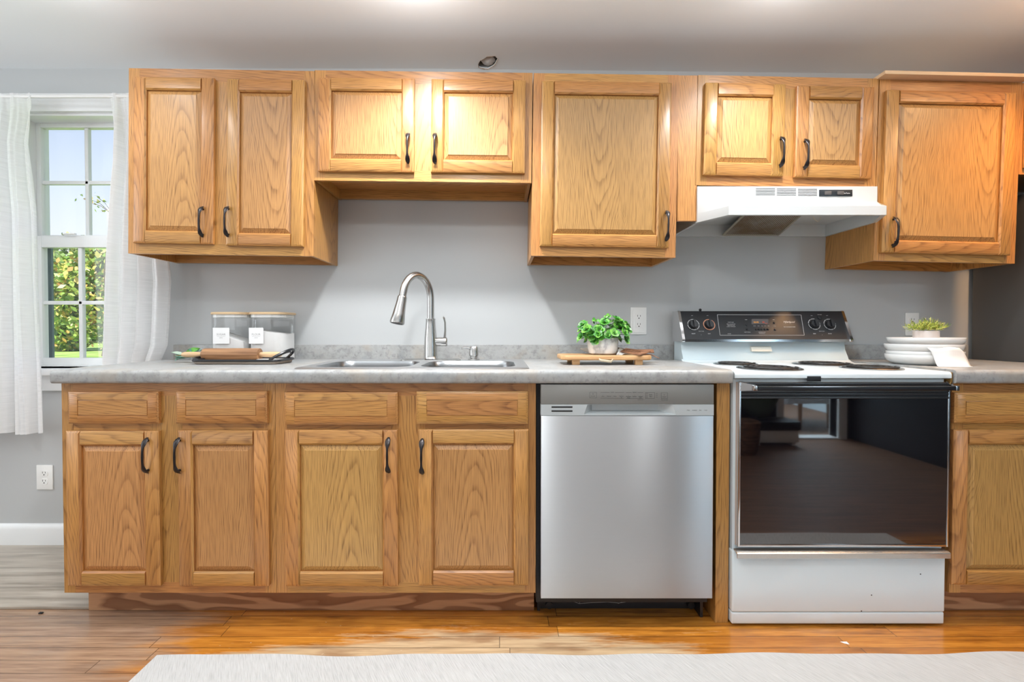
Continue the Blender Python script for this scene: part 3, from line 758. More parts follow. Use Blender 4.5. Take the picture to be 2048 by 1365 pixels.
def upper(label, corners, dspecs, mids=(), depth=.30, skirt=.042, sl=.045, sr=.045, group='oak wall cabinets'):
    r, w_, h, Mi = cabinet('wall_cabinet', label, 'cabinet', corners, YU, depth, group=group)
    b = B(); d = YW-.002-YU; t = .013
    b.box(.0015, t+.0015, .019, d, 0, h-.001, 0); b.box(w_-t-.0015, w_-.0015, .019, d, 0, h-.001, 0)
    b.box(t, w_-t, .019, d, h-.02, h-.001, 1); b.box(t, w_-t, .019, d, skirt, skirt+.012, 1)
    b.box(t, w_-t, d-.008, d, skirt, h-.02, 0)
    b.box(t, w_-t, d-.03, d-.008, .0, skirt, 1)
    b.obj('carcass', [OAKE, OAKH], r, world=False)
    ms = []
    for x0, x1 in mids:
        ms.append((loc(Mi, x0, 300, YU).x, loc(Mi, x1, 300, YU).x))
    face(r, w_, h, sl, sr, mids=ms)
    doors(r, Mi, YUF, dspecs)
    return r, w_, h, Mi
upper('tall oak wall cabinet with two doors beside the window', [(256, 137.5), (630, 141), (258, 506), (628, 514)],
      [(265.5, 426, 154, 487, 406.5, 414, 475), (452, 607, 158, 492, 457, 413, 475)], [(418, 460)])
upper('short oak wall cabinet above the sink', [(630.5, 140.5), (1066, 146), (627, 361), (1063, 366)],
      [(636, 828, 155.5, 343, 817, 265, 330), (862, 1050.5, 158.5, 345, 870.5, 266, 330)], [(818, 872)])
upper('single door oak wall cabinet left of the range hood', [(1066.5, 146), (1356, 150.5), (1063, 512), (1354, 515.5)],
      [(1082, 1341, 163, 494, 1332, 421, 484)])
r4, w4, h4, M4 = upper('short oak wall cabinet above the range hood', [(1394.5, 150.5), (1757, 157), (1393, 370), (1752, 378)],
      [(1410, 1570, 166, 350.5, 1560, 273, 337), (1593, 1747, 172, 355, 1608, 278, 341)], [(1562, 1600)])
r5, w5, h5, M5 = upper('single door oak wall cabinet right of the range hood', [(1758, 159), (2042, 165), (1749, 521), (2032, 528)],
      [(1770, 2029, 182, 508, 1785, 434, 496)])
# oak filler strip
a, c = P(1356.5, 151, YU+.002), P(1393.3, 442, YU+.002)
b = B().box(a.x, c.x, YU+.002, YU+.021, c.z, a.z)
tag(base_at(b.obj('filler_strip', OAKV)), 'oak filler strip between single door cabinet and range hood', 'filler strip')
# loose board on the cabinet right of the hood
mt = M5.inverted()
b = B().box(-.012, w5+.002, -.042, .26, h5+.0005, h5+.0145, bev=.0015)
b.bm.transform(mt)
tag(base_at(b.obj('loose_board', PINE)), 'pale loose board lying on the cabinet right of the hood', 'board')
# cabinet over the fridge
r, w_, h, Mi = cabinet('wall_cabinet', 'oak cabinet over the fridge cut by the right edge of the photo', 'cabinet', [(2043.5, 166), (2400, 172), (2036.5, 349), (2393, 355)], YU, .3, group='oak wall cabinets')
b = B(); b.box(.001, .014, .019, .303, 0, h); b.box(w_-.014, w_-.001, .019, .303, 0, h); b.box(.014, w_-.014, .019, .303, .018, .03, 1); b.box(.014, w_-.014, .019, .303, h-.02, h, 1)
b.obj('carcass', [OAKE, OAKH], r, world=False); face(r, w_, h)
doors(r, Mi, YUF, [(2056, 2210, 182, 335, 2202, 262, 325), (2222, 2380, 182, 335, 2232, 262, 325)])

# base cabinets
YB, YBF = 1.70, 1.681
ZB0, ZB1 = .108, .856
def base_cab(label, x0, x1, dspecs, wspecs, mids, group='oak base cabinets'):
    r = thing('base_cabinet', label, 'cabinet', (x0, YB, ZB0), group)
    Mi = Matrix.Translation(-Vector((x0, YB, ZB0))); w_ = x1-x0-.001; h = ZB1-ZB0
    b = B(); d = .57
    b.box(.0005, .0145, .019, d, 0, h, 0); b.box(w_-.0145, w_-.0005, .019, d, 0, h, 0)
    b.box(.0145, w_-.0145, .019, d, 0, .014, 1); b.box(.0145, w_-.0145, d-.01, d, .014, h, 0)
    b.box(.0145, w_-.0145, .019, .06, h-.02, h, 1)
    b.obj('carcass', [OAKE, OAKH], r, world=False)
    zr0, zr1 = loc(Mi, 300, 868, YB).z, loc(Mi, 300, 843, YB).z
    face(r, w_, h, .04, .04, .045, .038, [(loc(Mi, a_, 900, YB).x, loc(Mi, c_, 900, YB).x) for a_, c_ in mids], [(.04, w_-.04, zr0, zr1)])
    for xl, xr, yt, yb in wspecs:
        l_, q = loc(Mi, xl, yb, YBF), loc(Mi, xr, yt, YBF)
        drawer(r, l_.x, l_.z, q.x-l_.x, q.z-l_.z)
    doors(r, Mi, YBF, dspecs)
    return r
xb0 = P(126, 980, YB).x; xb1 = P(552, 980, YB).x; xb2 = P(1072, 980, YB).x
base_cab('oak base cabinet with two drawers and two doors under the rolling pin', xb0, xb1,
         [(132, 318, 863, 1173.5, 297, 876, 946), (356, 536, 862, 1174, 360, 876, 946)],
         [(135.5, 315.5, 784.5, 848), (351.5, 533, 783.5, 848)], [(302, 366)])
base_cab('oak sink base cabinet beside the dishwasher', xb1, xb2,
         [(569.5, 795, 861, 1174, 778, 876, 945), (836.5, 1057, 860, 1172.5, 845, 878, 948)],
         [(569, 795, 785.5, 850), (833, 1056, 784, 848.5)], [(782, 850)])
xr0 = P(1901, 980, YB).x
base_cab('oak base cabinet right of the stove cut by the photo edge', xr0, 2.222,
         [(1907, 2225, 860.5, 1171, None, 0, 0)], [(1910, 2222, 786, 847)], [])
b = B().box(-1.528, P(1068, 1200, 1.775).x, 1.775, 1.79, .001, .112)
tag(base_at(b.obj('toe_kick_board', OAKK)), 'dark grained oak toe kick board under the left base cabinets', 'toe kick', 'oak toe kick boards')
b = B().box(xr0+.001, 2.22, 1.775, 1.79, .001, .112)
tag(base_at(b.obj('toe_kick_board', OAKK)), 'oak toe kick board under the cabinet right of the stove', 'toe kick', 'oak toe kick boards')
a = P(1431, 1000, 1.70).x; c = P(1463.5, 1000, 1.70).x
b = B().box(a+.002, .8115, 1.70, 2.28, .001, .8565)
tag(base_at(b.obj('end_panel', OAKE)), 'narrow oak end panel between dishwasher and stove', 'panel')

# ------------------------------------------------------------------ counters
ZT = .905; YF = 1.665; ZBOT = .857
SX0, SX1, SY0, SY1 = -.715, .085, 1.715, 2.185   # sink cut-out
def roll(y1, zb=ZBOT):
    r = .016; pts = []
    for i in range(7): a_ = R(180-90*i/6); pts.append((YF+r+r*math.cos(a_), ZT-r+r*math.sin(a_)))
    pts += [(y1, ZT), (y1, zb)]
    for i in range(4): a_ = R(270-90*i/3); pts.append((YF+.01+.01*math.cos(a_), zb+.01+.01*math.sin(a_)))
    return pts
XC0, XC1 = -1.557, .806
t = thing('countertop', 'long grey stone laminate countertop with the sink', 'countertop', (XC0, YF, ZBOT), 'laminate countertops')
b = B()
b.prism(roll(2.288), 'X', XC0, SX0); b.prism(roll(2.288), 'X', SX1, XC1)
b.prism(roll(SY0), 'X', SX0, SX1); b.box(SX0, SX1, SY1, 2.288, ZBOT, ZT)
b.obj('counter_slab', LAM, t)
bs = P(500, 690, 2.288).z
def splash(x0, x1, par):
    b = B(); b.box(x0, x1, 2.288, 2.308, ZBOT, bs, bev=.004, seg=2); b.obj('backsplash', LAM, par)
splash(P(346, 700, 2.288).x, P(1348.5, 700, 2.288).x, t)
XD0 = 1.580
t2 = thing('countertop', 'short grey laminate countertop right of the stove', 'countertop', (XD0, YF, ZBOT), 'laminate countertops')
b = B(); b.prism(roll(2.288), 'X', XD0, 2.226); b.obj('counter_slab', LAM, t2); splash(XD0-.003, 2.226, t2)
# ------------------------------------------------------------------ sink, faucet, soap dispenser
t = thing('sink', 'stainless double bowl drop in sink in the long countertop', 'sink', (-.315, 1.95, ZT))
b = B(); rz = ZT+.004
o_ = rrect(-.315, 1.95, .83, .50, .03); lo_ = rrect(-.315-.195, 1.905, .355, .325, .07, 7); hi_ = rrect(-.315+.195, 1.905, .355, .325, .07, 7)
b.holed([ring(o_, rz), ring(lo_, rz), ring(hi_, rz)])
oo = rrect(-.315, 1.95, .842, .512, .034)
b.loft([ring(o_, rz), ring(oo, ZT+.0005)], caps=(False, False))
b.obj('sink_rim', STEEL2, t, weld=True)
for c_, nm in ((-.315-.195, 'bowl'), (-.315+.195, 'bowl')):
    b = B(); rs = []
    for k, (sh, z) in enumerate(((0, rz), (.004, rz-.006), (.008, rz-.02), (.02, ZT-.16), (.05, ZT-.178))):
        rs.append(ring(rrect(c_, 1.905, .355-2*sh, .325-2*sh, .07-sh*.6 if sh < .03 else .06, 7), z))
    b.loft(rs, caps=(False, True)); bw = b.obj('bowl', BOWL, t)
    B().lathe([(.042, ZT-.1775), (.045, ZT-.176), (.038, ZT-.176), (.03, ZT-.1772)], (c_, 1.905, 0), 24).obj('drain', CHROME, bw)

FX, FY = -.305, 2.12
t = thing('faucet', 'brushed nickel gooseneck pull down faucet behind the sink', 'faucet', (FX, FY, rz))
b = B(); pl = rrect(FX, FY, .265, .058, .028, 7)
b.loft([ring(pl, rz), ring(pl, rz+.004), ring(rrect(FX, FY, .25, .046, .022, 7), rz+.008)]); b.obj('deck_plate', NICKEL, t)
zb = rz+.008; zsh = P(862, 638, FY).z
b = B().lathe([(.033, zb), (.030, zb+.006), (.0285, zb+.015), (.0285, zb+.05), (.027, zb+.09), (.0225, zsh-.04), (.0205, zsh-.006), (.0215, zsh-.003), (.0215, zsh), (.0165, zsh+.001)], (FX, FY, 0), 32)
b.obj('body', NICKEL, t)
dr = Vector((-.62, -.78, 0)).normalized()
reach = .155; ztop = P(835, 551, 2.06).z; r0 = reach/2
path = [Vector((FX, FY, zsh-.005)), Vector((FX, FY, zsh+.06)), Vector((FX, FY, ztop-r0*1.25))]
for i in range(1, 17):
    a_ = math.pi*i/16*.93
    path.append(Vector((FX, FY, ztop-r0*1.25))+dr*(r0-r0*math.cos(a_))+Vector((0, 0, 1.25*r0*math.sin(a_))))
e_ = path[-1]; dn = (path[-1]-path[-2]).normalized()
path.append(e_+dn*.02)
B().tube(path, .0155, 18).obj('gooseneck', NICKEL, t)
e_ = path[-1]; hb = P(809, 634, e_.y-.02); 
dn = (dn+Vector((-.12, -.06, -.6))).normalized()
L_ = .115
hp = [e_-dn*.002, e_+dn*.002, e_+dn*.003, e_+dn*.03, e_+dn*.075, e_+dn*L_*.94, e_+dn*L_]
hd = B().tube(hp, [.0165, .0195, .0195, .021, .0255, .0305, .0285], 26).obj('spray_head', NICKEL, t)
B().tube([e_+dn*(L_-.004), e_+dn*(L_+.0006)], .0235, 24).obj('spray_nozzle', BLACKP, hd)
b = B(); zl_ = P(880, 684, FY).z
b.tube([(FX+.02, FY, zl_), (FX+.034, FY-.001, zl_), (FX+.055, FY-.003, zl_), (FX+.070, FY-.004, zl_), (FX+.073, FY-.004, zl_)], [.0165, .0195, .0195, .0195, .016], 22)
b.tube([(FX+.062, FY-.006, zl_+.012), (FX+.066, FY-.014, zl_+.05), (FX+.066, FY-.020, zl_+.085), (FX+.062, FY-.024, zl_+.104), (FX+.058, FY-.026, zl_+.107)], [(.006, .010), (.0045, .009), (.004, .009), (.004, .0095), (.003, .009)], 14, up=(1, 0, 0))
b.obj('lever', NICKEL, t)

q = PZ(946, 722, rz); QX, QY = q.x, 2.155
t = thing('soap_dispenser', 'short brushed nickel soap dispenser right of the faucet', 'soap dispenser', (QX, QY, rz))
b = B().lathe([(.026, rz), (.026, rz+.004), (.022, rz+.007), (.016, rz+.010), (.016, rz+.016), (.021, rz+.020), (.0205, rz+.054), (.017, rz+.060), (.0, rz+.061)], (QX, QY, 0), 28, caps=(True, False)); b.obj('pump_body', NICKEL, t)
B().tube([(QX-.014, QY-.004, rz+.051), (QX-.034, QY-.012, rz+.055), (QX-.052, QY-.020, rz+.053)], [(.0055, .0065), (.005, .006), (.0045, .005)], 12).obj('spout', NICKEL, t)

# ------------------------------------------------------------------ wall outlets
def outlet(label, x0, x1, y0, y1, Y, style='duplex'):
    a_, c_ = P(x0, y1, Y), P(x1, y0, Y); X0, X1, Z0, Z1 = a_.x, c_.x, a_.z, c_.z; cx, cz = (X0+X1)/2, (Z0+Z1)/2
    t = thing('wall_outlet', label, 'outlet', (cx, Y, Z0), 'wall outlets')
    b = B().box(X0, X1, YW-.006, YW-.0003, Z0, Z1, bev=.0025)
    if style == 'stepped': b.box(X0+.009, X1-.009, YW-.009, YW-.003, Z0+.009, Z1-.009, bev=.002)
    yf = YW-.009 if style == 'stepped' else YW-.006
    for z in (Z0+.017, Z1-.017): b.lathe([(.0025, yf-.0008), (.0025, yf+.002)], (cx, 0, z), 10, axis='Y')
    b.obj('cover_plate', PLASTW, t)
    gp = .0195; rc = None
    if style == 'stepped': rc = B().box(cx-.0165, cx+.0165, yf-.0025, yf+.002, cz-.034, cz+.034, bev=.001).obj('receptacle', PLASTW, t)
    ys = yf-.0026 if style == 'stepped' else yf-.0021
    for s_ in (-1, 1):
        zz = cz+s_*gp
        r_ = rc or B().prism(rrect(cx, zz, .034, .029, .010), 'Y', yf-.002, yf+.002).obj('receptacle', PLASTW, t)
        sl = B()
        sl.box(cx-.0075, cx-.0055, ys-.0004, ys+.001, zz+.000, zz+.009); sl.box(cx+.0055, cx+.0075, ys-.0004, ys+.001, zz+.001, zz+.008)
        sl.lathe([(.0028, ys-.0004), (.0028, ys+.001)], (cx, 0, zz-.0065), 10, axis='Y')
        sl.obj('socket_slots', SLOT, r_)
outlet('white stepped outlet on the wall behind the leafy green plant', 1261, 1293.5, 615, 669.5, YW-.006, 'stepped')
outlet('white outlet on the wall behind the yellow green plant', 1811, 1838.5, 626, 672, YW-.006)
outlet('white outlet low on the wall below the left curtain', 73, 104.5, 931, 980, YW-.006)

# ------------------------------------------------------------------ dishwasher
YD = 1.672
dx0, dx1 = P(1081.5, 980, YD).x, P(1426.5, 980, YD).x
t = thing('dishwasher', 'stainless steel dishwasher under the long countertop', 'dishwasher', ((dx0+dx1)/2, YD, 0))
z1 = P(1200, 769.5, YD).z; z2 = P(1200, 809.5, YD).z; z3 = P(1200, 831.5, YD).z; z4 = P(1200, 1198, YD).z
b = B().box(dx0-.012, dx1+.004, 1.725, 2.26, .06, .85); b.box(dx0+.004, dx1-.004, YD+.036, 1.73, z4+.01, z1-.004)
b.obj('tub', BLACKP, t)
b = B().box(dx0, dx1, YD, YD+.028, z4, z3-.0012, bev=.0025, seg=2); b.obj('door_panel', STEEL, t, uv=True)
b = B().box(dx0, dx1, YD, YD+.030, z2+.0006, z1, bev=.002); cp = b.obj('control_panel', STEELD, t)
# handle strip with the recessed grip
b = B(); hx0, hx1 = P(1168, 820, YD).x, P(1352, 820, YD).x; ix0, ix1 = P(1187, 820, YD).x, P(1322, 820, YD).x
zt, zb_ = z2, z3+.0035
o4 = [(dx0, YD, z3), (dx1, YD, z3), (dx1, YD, z2), (dx0, YD, z2)]
h4_ = [(hx0, YD, zb_), (hx1, YD, zb_), (hx1-.012, YD, zt-.0008), (hx0+.012, YD, zt-.0008)]
b.holed([o4, h4_])
i4 = [(ix0, YD+.030, zb_+.010), (ix1, YD+.030, zb_+.010), (ix1, YD+.030, zt-.0008), (ix0, YD+.030, zt-.0008)]
b.loft([[Vector(p) for p in h4_], [Vector(p) for p in i4]], caps=(False, True))
for i in range(4):
    p, q = o4[i], o4[(i+1) % 4]; b.poly([p, q, (q[0], YD+.03, q[2]), (p[0], YD+.03, p[2])])
hs = b.obj('handle_strip', plain('silver grip strip', (.56, .60, .61), .35, .3), t, sharp=20, weld=True)
b = B()
for y_ in (813.5, 821.5):
    zz = P(1100, y_+1.2, YD).z; b.box(P(1103, 815, YD).x, P(1145, 815, YD).x, YD-.0006, YD+.002, zz-.0026, zz+.0026)
b.obj('vent_slots', SLOT, hs)
b = B(); yt_ = YD-.0003
def dtx(s_, px, py, size, al='CENTER'):
    q = P(px, py, YD); text_bm(b, s_, size, (q.x, yt_, q.z), align=al)
def dline(x0, x1, y, th=.0006):
    a_, c_ = P(x0, y, YD), P(x1, y, YD); b.box(a_.x, c_.x, yt_-.0002, yt_+.0008, a_.z-th/2, a_.z+th/2)
def dbox(x0, x1, y0, y1):
    dline(x0, x1, y0); dline(x0, x1, y1)
    for x in (x0, x1):
        a_, c_ = P(x, y1, YD), P(x, y0, YD); b.box(a_.x-.0003, a_.x+.0003, yt_-.0002, yt_+.0008, a_.z, c_.z)
dbox(1179.5, 1193, 785, 796.5); dtx('O', 1186, 788.5, .007); dtx('POWER', 1186, 793, .0042)
for x, s_ in ((1206, 'Auto'), (1218, 'Normal'), (1230, 'Heavy'), (1243, 'Express')): dtx('.', x, 789, .010); dtx(s_, x, 793, .0046)
for x, s_ in ((1257, 'Hi-Temp'), (1269, 'Sanitize'), (1281, 'Heated')): dtx('.', x, 789.5, .010); dtx(s_, x, 793.5, .0046)
dtx('60', 1243, 796, .0044); dtx('Wash', 1257, 796.3, .0044); dtx('Dry', 1281, 796.3, .0044)
dtx('Cycle', 1224.5, 785, .0048); dline(1201, 1219, 785.3); dline(1230, 1248, 785.3); dline(1201, 1248, 797)
dtx('Option', 1269, 785.2, .0048); dline(1252, 1263, 785.6); dline(1275, 1286, 785.6); dline(1252, 1286, 797.4); dtx('Control Lock', 1281, 800, .0036)
dbox(1291, 1309, 785.5, 797.5); dtx('Delay', 1301.5, 790, .005); dtx('Start', 1301.5, 793.5, .005)
for k in range(3): dtx('- 2h', 1293.5, 787.5+3.6*k, .004); dtx('- 6h', 1313, 787.5+3.6*k, .004)
dbox(1322.5, 1335, 786, 797.5); dtx('o', 1328.5, 790, .007); dtx('START', 1328.5, 794.5, .0044); dtx('Press and Cancel', 1329, 800.5, .0034)
b.obj('lettering', INK, cp, world=True)
b = B()
for x, s_ in ((1376, '. Clean'), (1388.5, '. Sanitized'), (1400, '. Dry'), (1411, '. Lock')): dtx(s_, x, 821, .0046)
b.obj('lettering', INK, hs)
b = B().box(dx0-.004, dx1-.008, 1.787, 1.80, .001, z4+.03, 0); b.box(dx0-.004, dx0+.006, 1.772, 1.787, .001, z4+.03); b.box(dx1-.018, dx1-.008, YD+.06, 1.787, .001, z4+.03)
b.obj('kick_plate', BLACKM, t)
for px in (1098, 1380):
    q = P(px, 1208, 1.787); B().lathe([(.013, 1.773), (.013, 1.788)], (q.x, 0, q.z), 14, axis='Y').obj('levelling_foot', BLACKP, t)
b = B()
pts = [(1140, 1203), (1150, 1205), (1158, 1208), (1185, 1206), (1215, 1205), (1238, 1207), (1250, 1205), (1262, 1203)]
b.tube([P(x, y, 1.782) for x, y in pts], .0008, 5); b.tube([P(1158, 1208, 1.782), P(1162, 1202, 1.782)], .0007, 5); b.tube([P(1236, 1208, 1.782), P(1252, 1202, 1.782)], .0007, 5)
tag(base_at(b.obj('dust_strand', plain('grey lint', (.35, .35, .35), .9))), 'thin grey strand of lint under the dishwasher door', 'lint')

# ------------------------------------------------------------------ stove
sx0, sx1, YS = .817, 1.566, 1.684
t = thing('electric_range', 'white electric range with black glass oven door', 'stove', ((sx0+sx1)/2, YS, 0))
zd0 = P(1700, 1253, YS).z; zd0 = max(zd0, .006)
b = B().box(sx0+.004, sx1-.004, YS+.045, 2.27, .03, .872); b.box(sx0+.004, sx1-.004, YS+.01, YS+.045, .05, .87)
for x in (sx0+.05, sx1-.05):
    for y in (YS+.12, 2.2): b.lathe([(.015, .001), (.015, .032)], (x, y, 0), 10)
b.obj('body', ENAMEL, t)
# cooktop: front lip, pan rim rising at the back
zt_ = .898
b = B(); r = .012
pts = [(YS-.012+r+r*math.cos(R(180-90*i/5)), zt_-r+r*math.sin(R(180-90*i/5))) for i in range(6)]
pts += [(2.13, zt_), (2.15, zt_+.004), (2.165, zt_+.014), (2.165, .872), (YS-.002, .872), (YS-.012, .876)]
b.prism(pts, 'X', sx0-.001, sx1+.003); b.obj('cooktop', ENAMEL, t, sharp=50)
B().box(P(1615, 760, YS-.014).x, P(1641.5, 760, YS-.014).x, YS-.0155, YS-.010, P(1628, 763.5, YS-.014).z, P(1628, 753, YS-.014).z, bev=.0006).obj('latch_tab', BLACKP, t)
b = B().box(sx1+.0035, sx1+.0115, YS-.008, YS+.03, .858, .896, bev=.003); b.obj('corner_cap', plain('tarnished brass cap', (.35, .20, .06), .4, .6), t)
for bx_, by_, rr in ((.988, 2.02, .080), (1.006, 1.80, .103), (1.352, 2.02, .103), (1.398, 1.815, .092)):
    bp = B().lathe([(rr*1.06, zt_+.0002), (rr*1.08, zt_+.003), (rr*1.02, zt_+.006), (rr*.94, zt_+.004), (rr*.6, zt_+.0015), (0.002, zt_+.0012)], (bx_, by_, 0), 40, caps=(True, True)).obj('burner', plain('burner chrome ring', (.40, .39, .38), .22, 1.0), t)
    sp_ = []
    for i in range(150):
        a_ = i/150*2*math.pi*4; q = rr*(.18+.72*i/150); sp_.append((bx_+q*math.cos(a_), by_+q*math.sin(a_), zt_+.0078))
    B().tube(sp_, (.0030, .0048), 8, up=(0, 0, 1)).obj('heating_coil', plain('burner coil', (.035, .033, .032), .4, .4), bp)
# backguard
zg0 = P(1500, 684, 2.16).z; zg1 = P(1500, 622.5, 2.22).z
gx0, gx1 = sx0-.004, sx1+.002
b = B(); b.prism([(2.155, zt_), (2.16, zt_+.02), (2.18, zt_+.055), (2.187, zg0), (2.27, zg0+.02), (2.27, zt_)], 'X', sx0+.004, sx1-.004)
b.obj('backguard', ENAMELB, t, sharp=60)
b = B(); prof = [(2.150, zg0), (2.146, zg0+.004), (2.146, zg0+.010), (2.206, zg1-.004), (2.21, zg1), (2.275, zg1), (2.275, zg0)]
b.prism(prof, 'X', gx0, gx0+.012, 0); b.prism(prof, 'X', gx1-.006, gx1+.006, 0)
b.box(gx0+.012, gx1-.006, 2.150, 2.27, zg0, zg0+.011, 0)
b.prism([(2.155, zg0+.011), (2.2065, zg1-.006), (2.211, zg1-.001), (2.272, zg1-.001), (2.272, zg0+.011)], 'X', gx0+.012, gx1-.006, 1)
cpn = b.obj('control_console', [CHROME, plain('black console face', (.014, .015, .018), .42)], t)
nrm = Vector((0, -(zg1-.006-zg0-.011), 2.2065-2.155)).normalized()   # face normal (towards the viewer and up)
tilt_ = math.atan2(2.2065-2.155, zg1-.006-zg0-.011)
def CP(px, py, out=.0):
    """pixel -> point on the leaning console face"""
    d = ray(px, py); p0 = Vector((0, 2.155, zg0+.011)); k = (p0-Vector((0, 0, HC))).dot(nrm)/d.dot(nrm)
    return Vector((0, 0, HC))+d*k+nrm*out
def cdisk(b, px, py, prof, n=24, mat=0):
    c_ = CP(px, py); a_ = Vector((1, 0, 0)); u_ = nrm.cross(a_)
    b.loft([[c_+nrm*h+(a_*math.cos(2*math.pi*i/n)+u_*math.sin(2*math.pi*i/n))*r_ for i in range(n)] for r_, h in prof], mat)
def ctext(b, s_, px, py, size, mat=0, shear=0, al='CENTER'):
    text_bm(b, s_, size, CP(px, py, .0004), mat, al, R(90)-tilt_, shear=shear)
for kx, ky, cc in ((1386.5, 650, (.55, .55, .55)), (1418, 650, (.60, .27, .16)), (1628, 649, (.55, .55, .55)), (1659, 649.5, (.55, .55, .55))):
    b = B(); cdisk(b, kx, ky, [(.0275, .0), (.0275, .0015), (.022, .0018)], 32)
    kn = b.obj('dial', BLACKM, cpn)
    b = B()
    cc_ = CP(kx, ky, .0021); u_ = nrm.cross(Vector((1, 0, 0)))
    for i in range(48):
        if i % 8 == 7 and cc[0] == cc[1]: continue
        a0, a1 = 2*math.pi*i/48, 2*math.pi*(i+.96)/48
        f = lambda a_, r_: cc_+(Vector((1, 0, 0))*math.cos(a_)+u_*math.sin(a_))*r_
        ri = .0235 if cc[0] > cc[1] else .0245
        b.poly([f(a0, ri), f(a0, .027), f(a1, .027), f(a1, ri)])
    b.obj('scale_ring', plain('dial print', cc, .4, .5 if cc[0] > cc[1] else 0), kn)
    b = B(); cdisk(b, kx, ky, [(.019, .0018), (.0185, .012), (.017, .014)], 28)
    c_ = CP(kx, ky, .014); u_ = -nrm.cross(Vector((1, 0, 0))); u_ = u_ if u_.z > 0 else -u_
    g = [c_+Vector((x, 0, 0))+u_*y for x, y in ((-.004, -.018), (.004, -.018), (.004, .018), (-.004, .018))]
    b.loft([g, [v+nrm*.008 for v in g]]); b.obj('knob_grip', BLACKM, kn)
b = B(); cdisk(b, 1639, 636, [(.009, 0), (.009, .003), (.006, .0035)], 20); b.obj('oven_lamp_button', BLACKP, cpn)
for px, py in ((1493, 651), (1494, 659), (1512, 659), (1518, 659), (1524, 659), (1530, 659), (1536, 659), (1548, 646), (1550, 660)):
    b = B(); cdisk(b, px, py, [(.0048, 0), (.0045, .004), (.003, .0045)], 14); b.obj('push_button', BLACKP, cpn)
a_ = [CP(1503, 638.5, .0003), CP(1536, 638.5, .0003), CP(1536.5, 649, .0003), CP(1503, 649, .0003)]
b = B(); b.loft([[v for v in a_], [v+nrm*.0008 for v in a_]]); dsp = b.obj('clock_display', plain('smoked display window', (.03, .012, .008), .2), cpn)
b = B(); text_bm(b, '88:88', .0105, CP(1512, 645.2, .0014), rotx=R(90)-tilt_); b.obj('display_digits', DISP_O, dsp)
b = B(); text_bm(b, '88', .0105, CP(1526.5, 645.2, .0014), rotx=R(90)-tilt_); text_bm(b, 'OVEN', .004, CP(1532, 647.4, .0014), rotx=R(90)-tilt_); b.obj('display_digits', DISP_R, dsp)
b = B()
fr = [(1434.5, 630), (1602, 630.5), (1608.5, 671), (1440, 671)]
for i in range(4):
    b.tube([CP(*fr[i], .0004), CP(*fr[(i+1) % 4], .0004)], .0007, 5)
ctext(b, 'Whirlpool', 1577.5, 644.5, .0125, 0, .35); 
b.tube([CP(1570+.9*k, 647.5-3.2*math.sin(k/14*3.1), .0006) for k in range(14)], .0004, 4)
ctext(b, 'SELF-CLEANING OVEN', 1579, 654.5, .0052)
ctext(b, 'TO SET CLOCK', 1461.5, 645, .0040)
for k in range(3): ctext(b, ('PUSH CLOCK BUTTON', 'TURN KNOB TO SET', 'CORRECT TIME OF DAY')[k], 1462, 648.6+2.6*k, .0037)
ctext(b, '- ON/OFF', 1458, 668.3, .0042)
for px, py, s_, z in ((1387, 668, 'FRONT', .0052), (1418.5, 668, 'REAR', .0052), (1629, 668, 'REAR', .0052), (1660, 668, 'FRONT', .0052), (1402.5, 663, 'PUSH TO TURN', .0034), (1643.5, 663, 'PUSH TO TURN', .0034),
                      (1384, 631.5, 'o o', .0055), (1415, 631.5, 'o o', .0055), (1623, 631.5, 'o o', .0055), (1654, 631.5, 'o o', .0055), (1639, 630, 'OVEN LIGHT', .0034), (1402, 669, '.', .012), (1644, 669, '.', .012),
                      (1492, 640, 'OVEN', .0038), (1493, 652.5, 'STOP', .0038), (1509, 652.5, 'COOK', .0036), (1517, 652.5, 'STOP', .0036), (1524, 652.5, 'CLN', .0036), (1530, 652.5, 'SET', .0036), (1537, 652.5, 'MIN', .0036), (1547, 640, 'TIMER', .0036), (1549, 653, 'CLOCK', .0036), (1495, 665, 'PUSH TO CANCEL', .0034), (1524, 665, 'AUTOMATIC OVEN', .0036), (1524, 667.5, 'PUSH AND HOLD', .0034)):
    ctext(b, s_, px, py, z)
b.obj('lettering', INKW, cpn)
q = P(1400.5, 618, 2.23); B().lathe([(.004, zg1-.001), (.006, zg1+.004), (.0065, zg1+.008), (.002, zg1+.012)], (q.x, 2.23, 0), 12).obj('top_screw', BLACKP, cpn)
# vent / lamp shield on the backguard
b = B(); a_, c_ = P(1500, 703, 2.18), P(1540, 693, 2.18)
b.prism([(2.187, c_.z+.001), (2.172, c_.z-.002), (2.162, a_.z), (2.187, a_.z-.001)], 'X', a_.x, c_.x); b.obj('vent_cover', plain('cream vent cover', (.70, .68, .60), .3), t)
# oven door
od0, od1 = P(1475.5, 1093, YS-.008).z, P(1475, 765.5, YS-.008).z
yd = YS-.012; ox0, ox1 = P(1477, 900, yd).x, P(1898.5, 900, yd).x
b = B().box(ox0, ox1, yd+.006, YS+.04, od0, od1)
dr_ = b.obj('oven_door', [plain('oven door side', (.55, .42, .34), .3, .5)], t)
fw = .0065
b = B(); b.box(ox0, ox0+fw, yd-.002, yd+.008, od0, od1, bev=.001); b.box(ox1-fw, ox1, yd-.002, yd+.008, od0, od1, bev=.001); b.box(ox0+fw, ox1-fw, yd-.002, yd+.008, od0, od0+fw+.002, bev=.001)
b.obj('chrome_trim', CHROME, dr_)
zv = P(1700, 798, yd).z
B().box(ox0+fw, ox1-fw, yd, yd+.0055, od0+fw+.002, zv).obj('oven_glass', GLASSK, dr_)
b = B(); b.box(ox0+fw, ox1-fw, yd+.001, yd+.0055, zv, od1, 1)
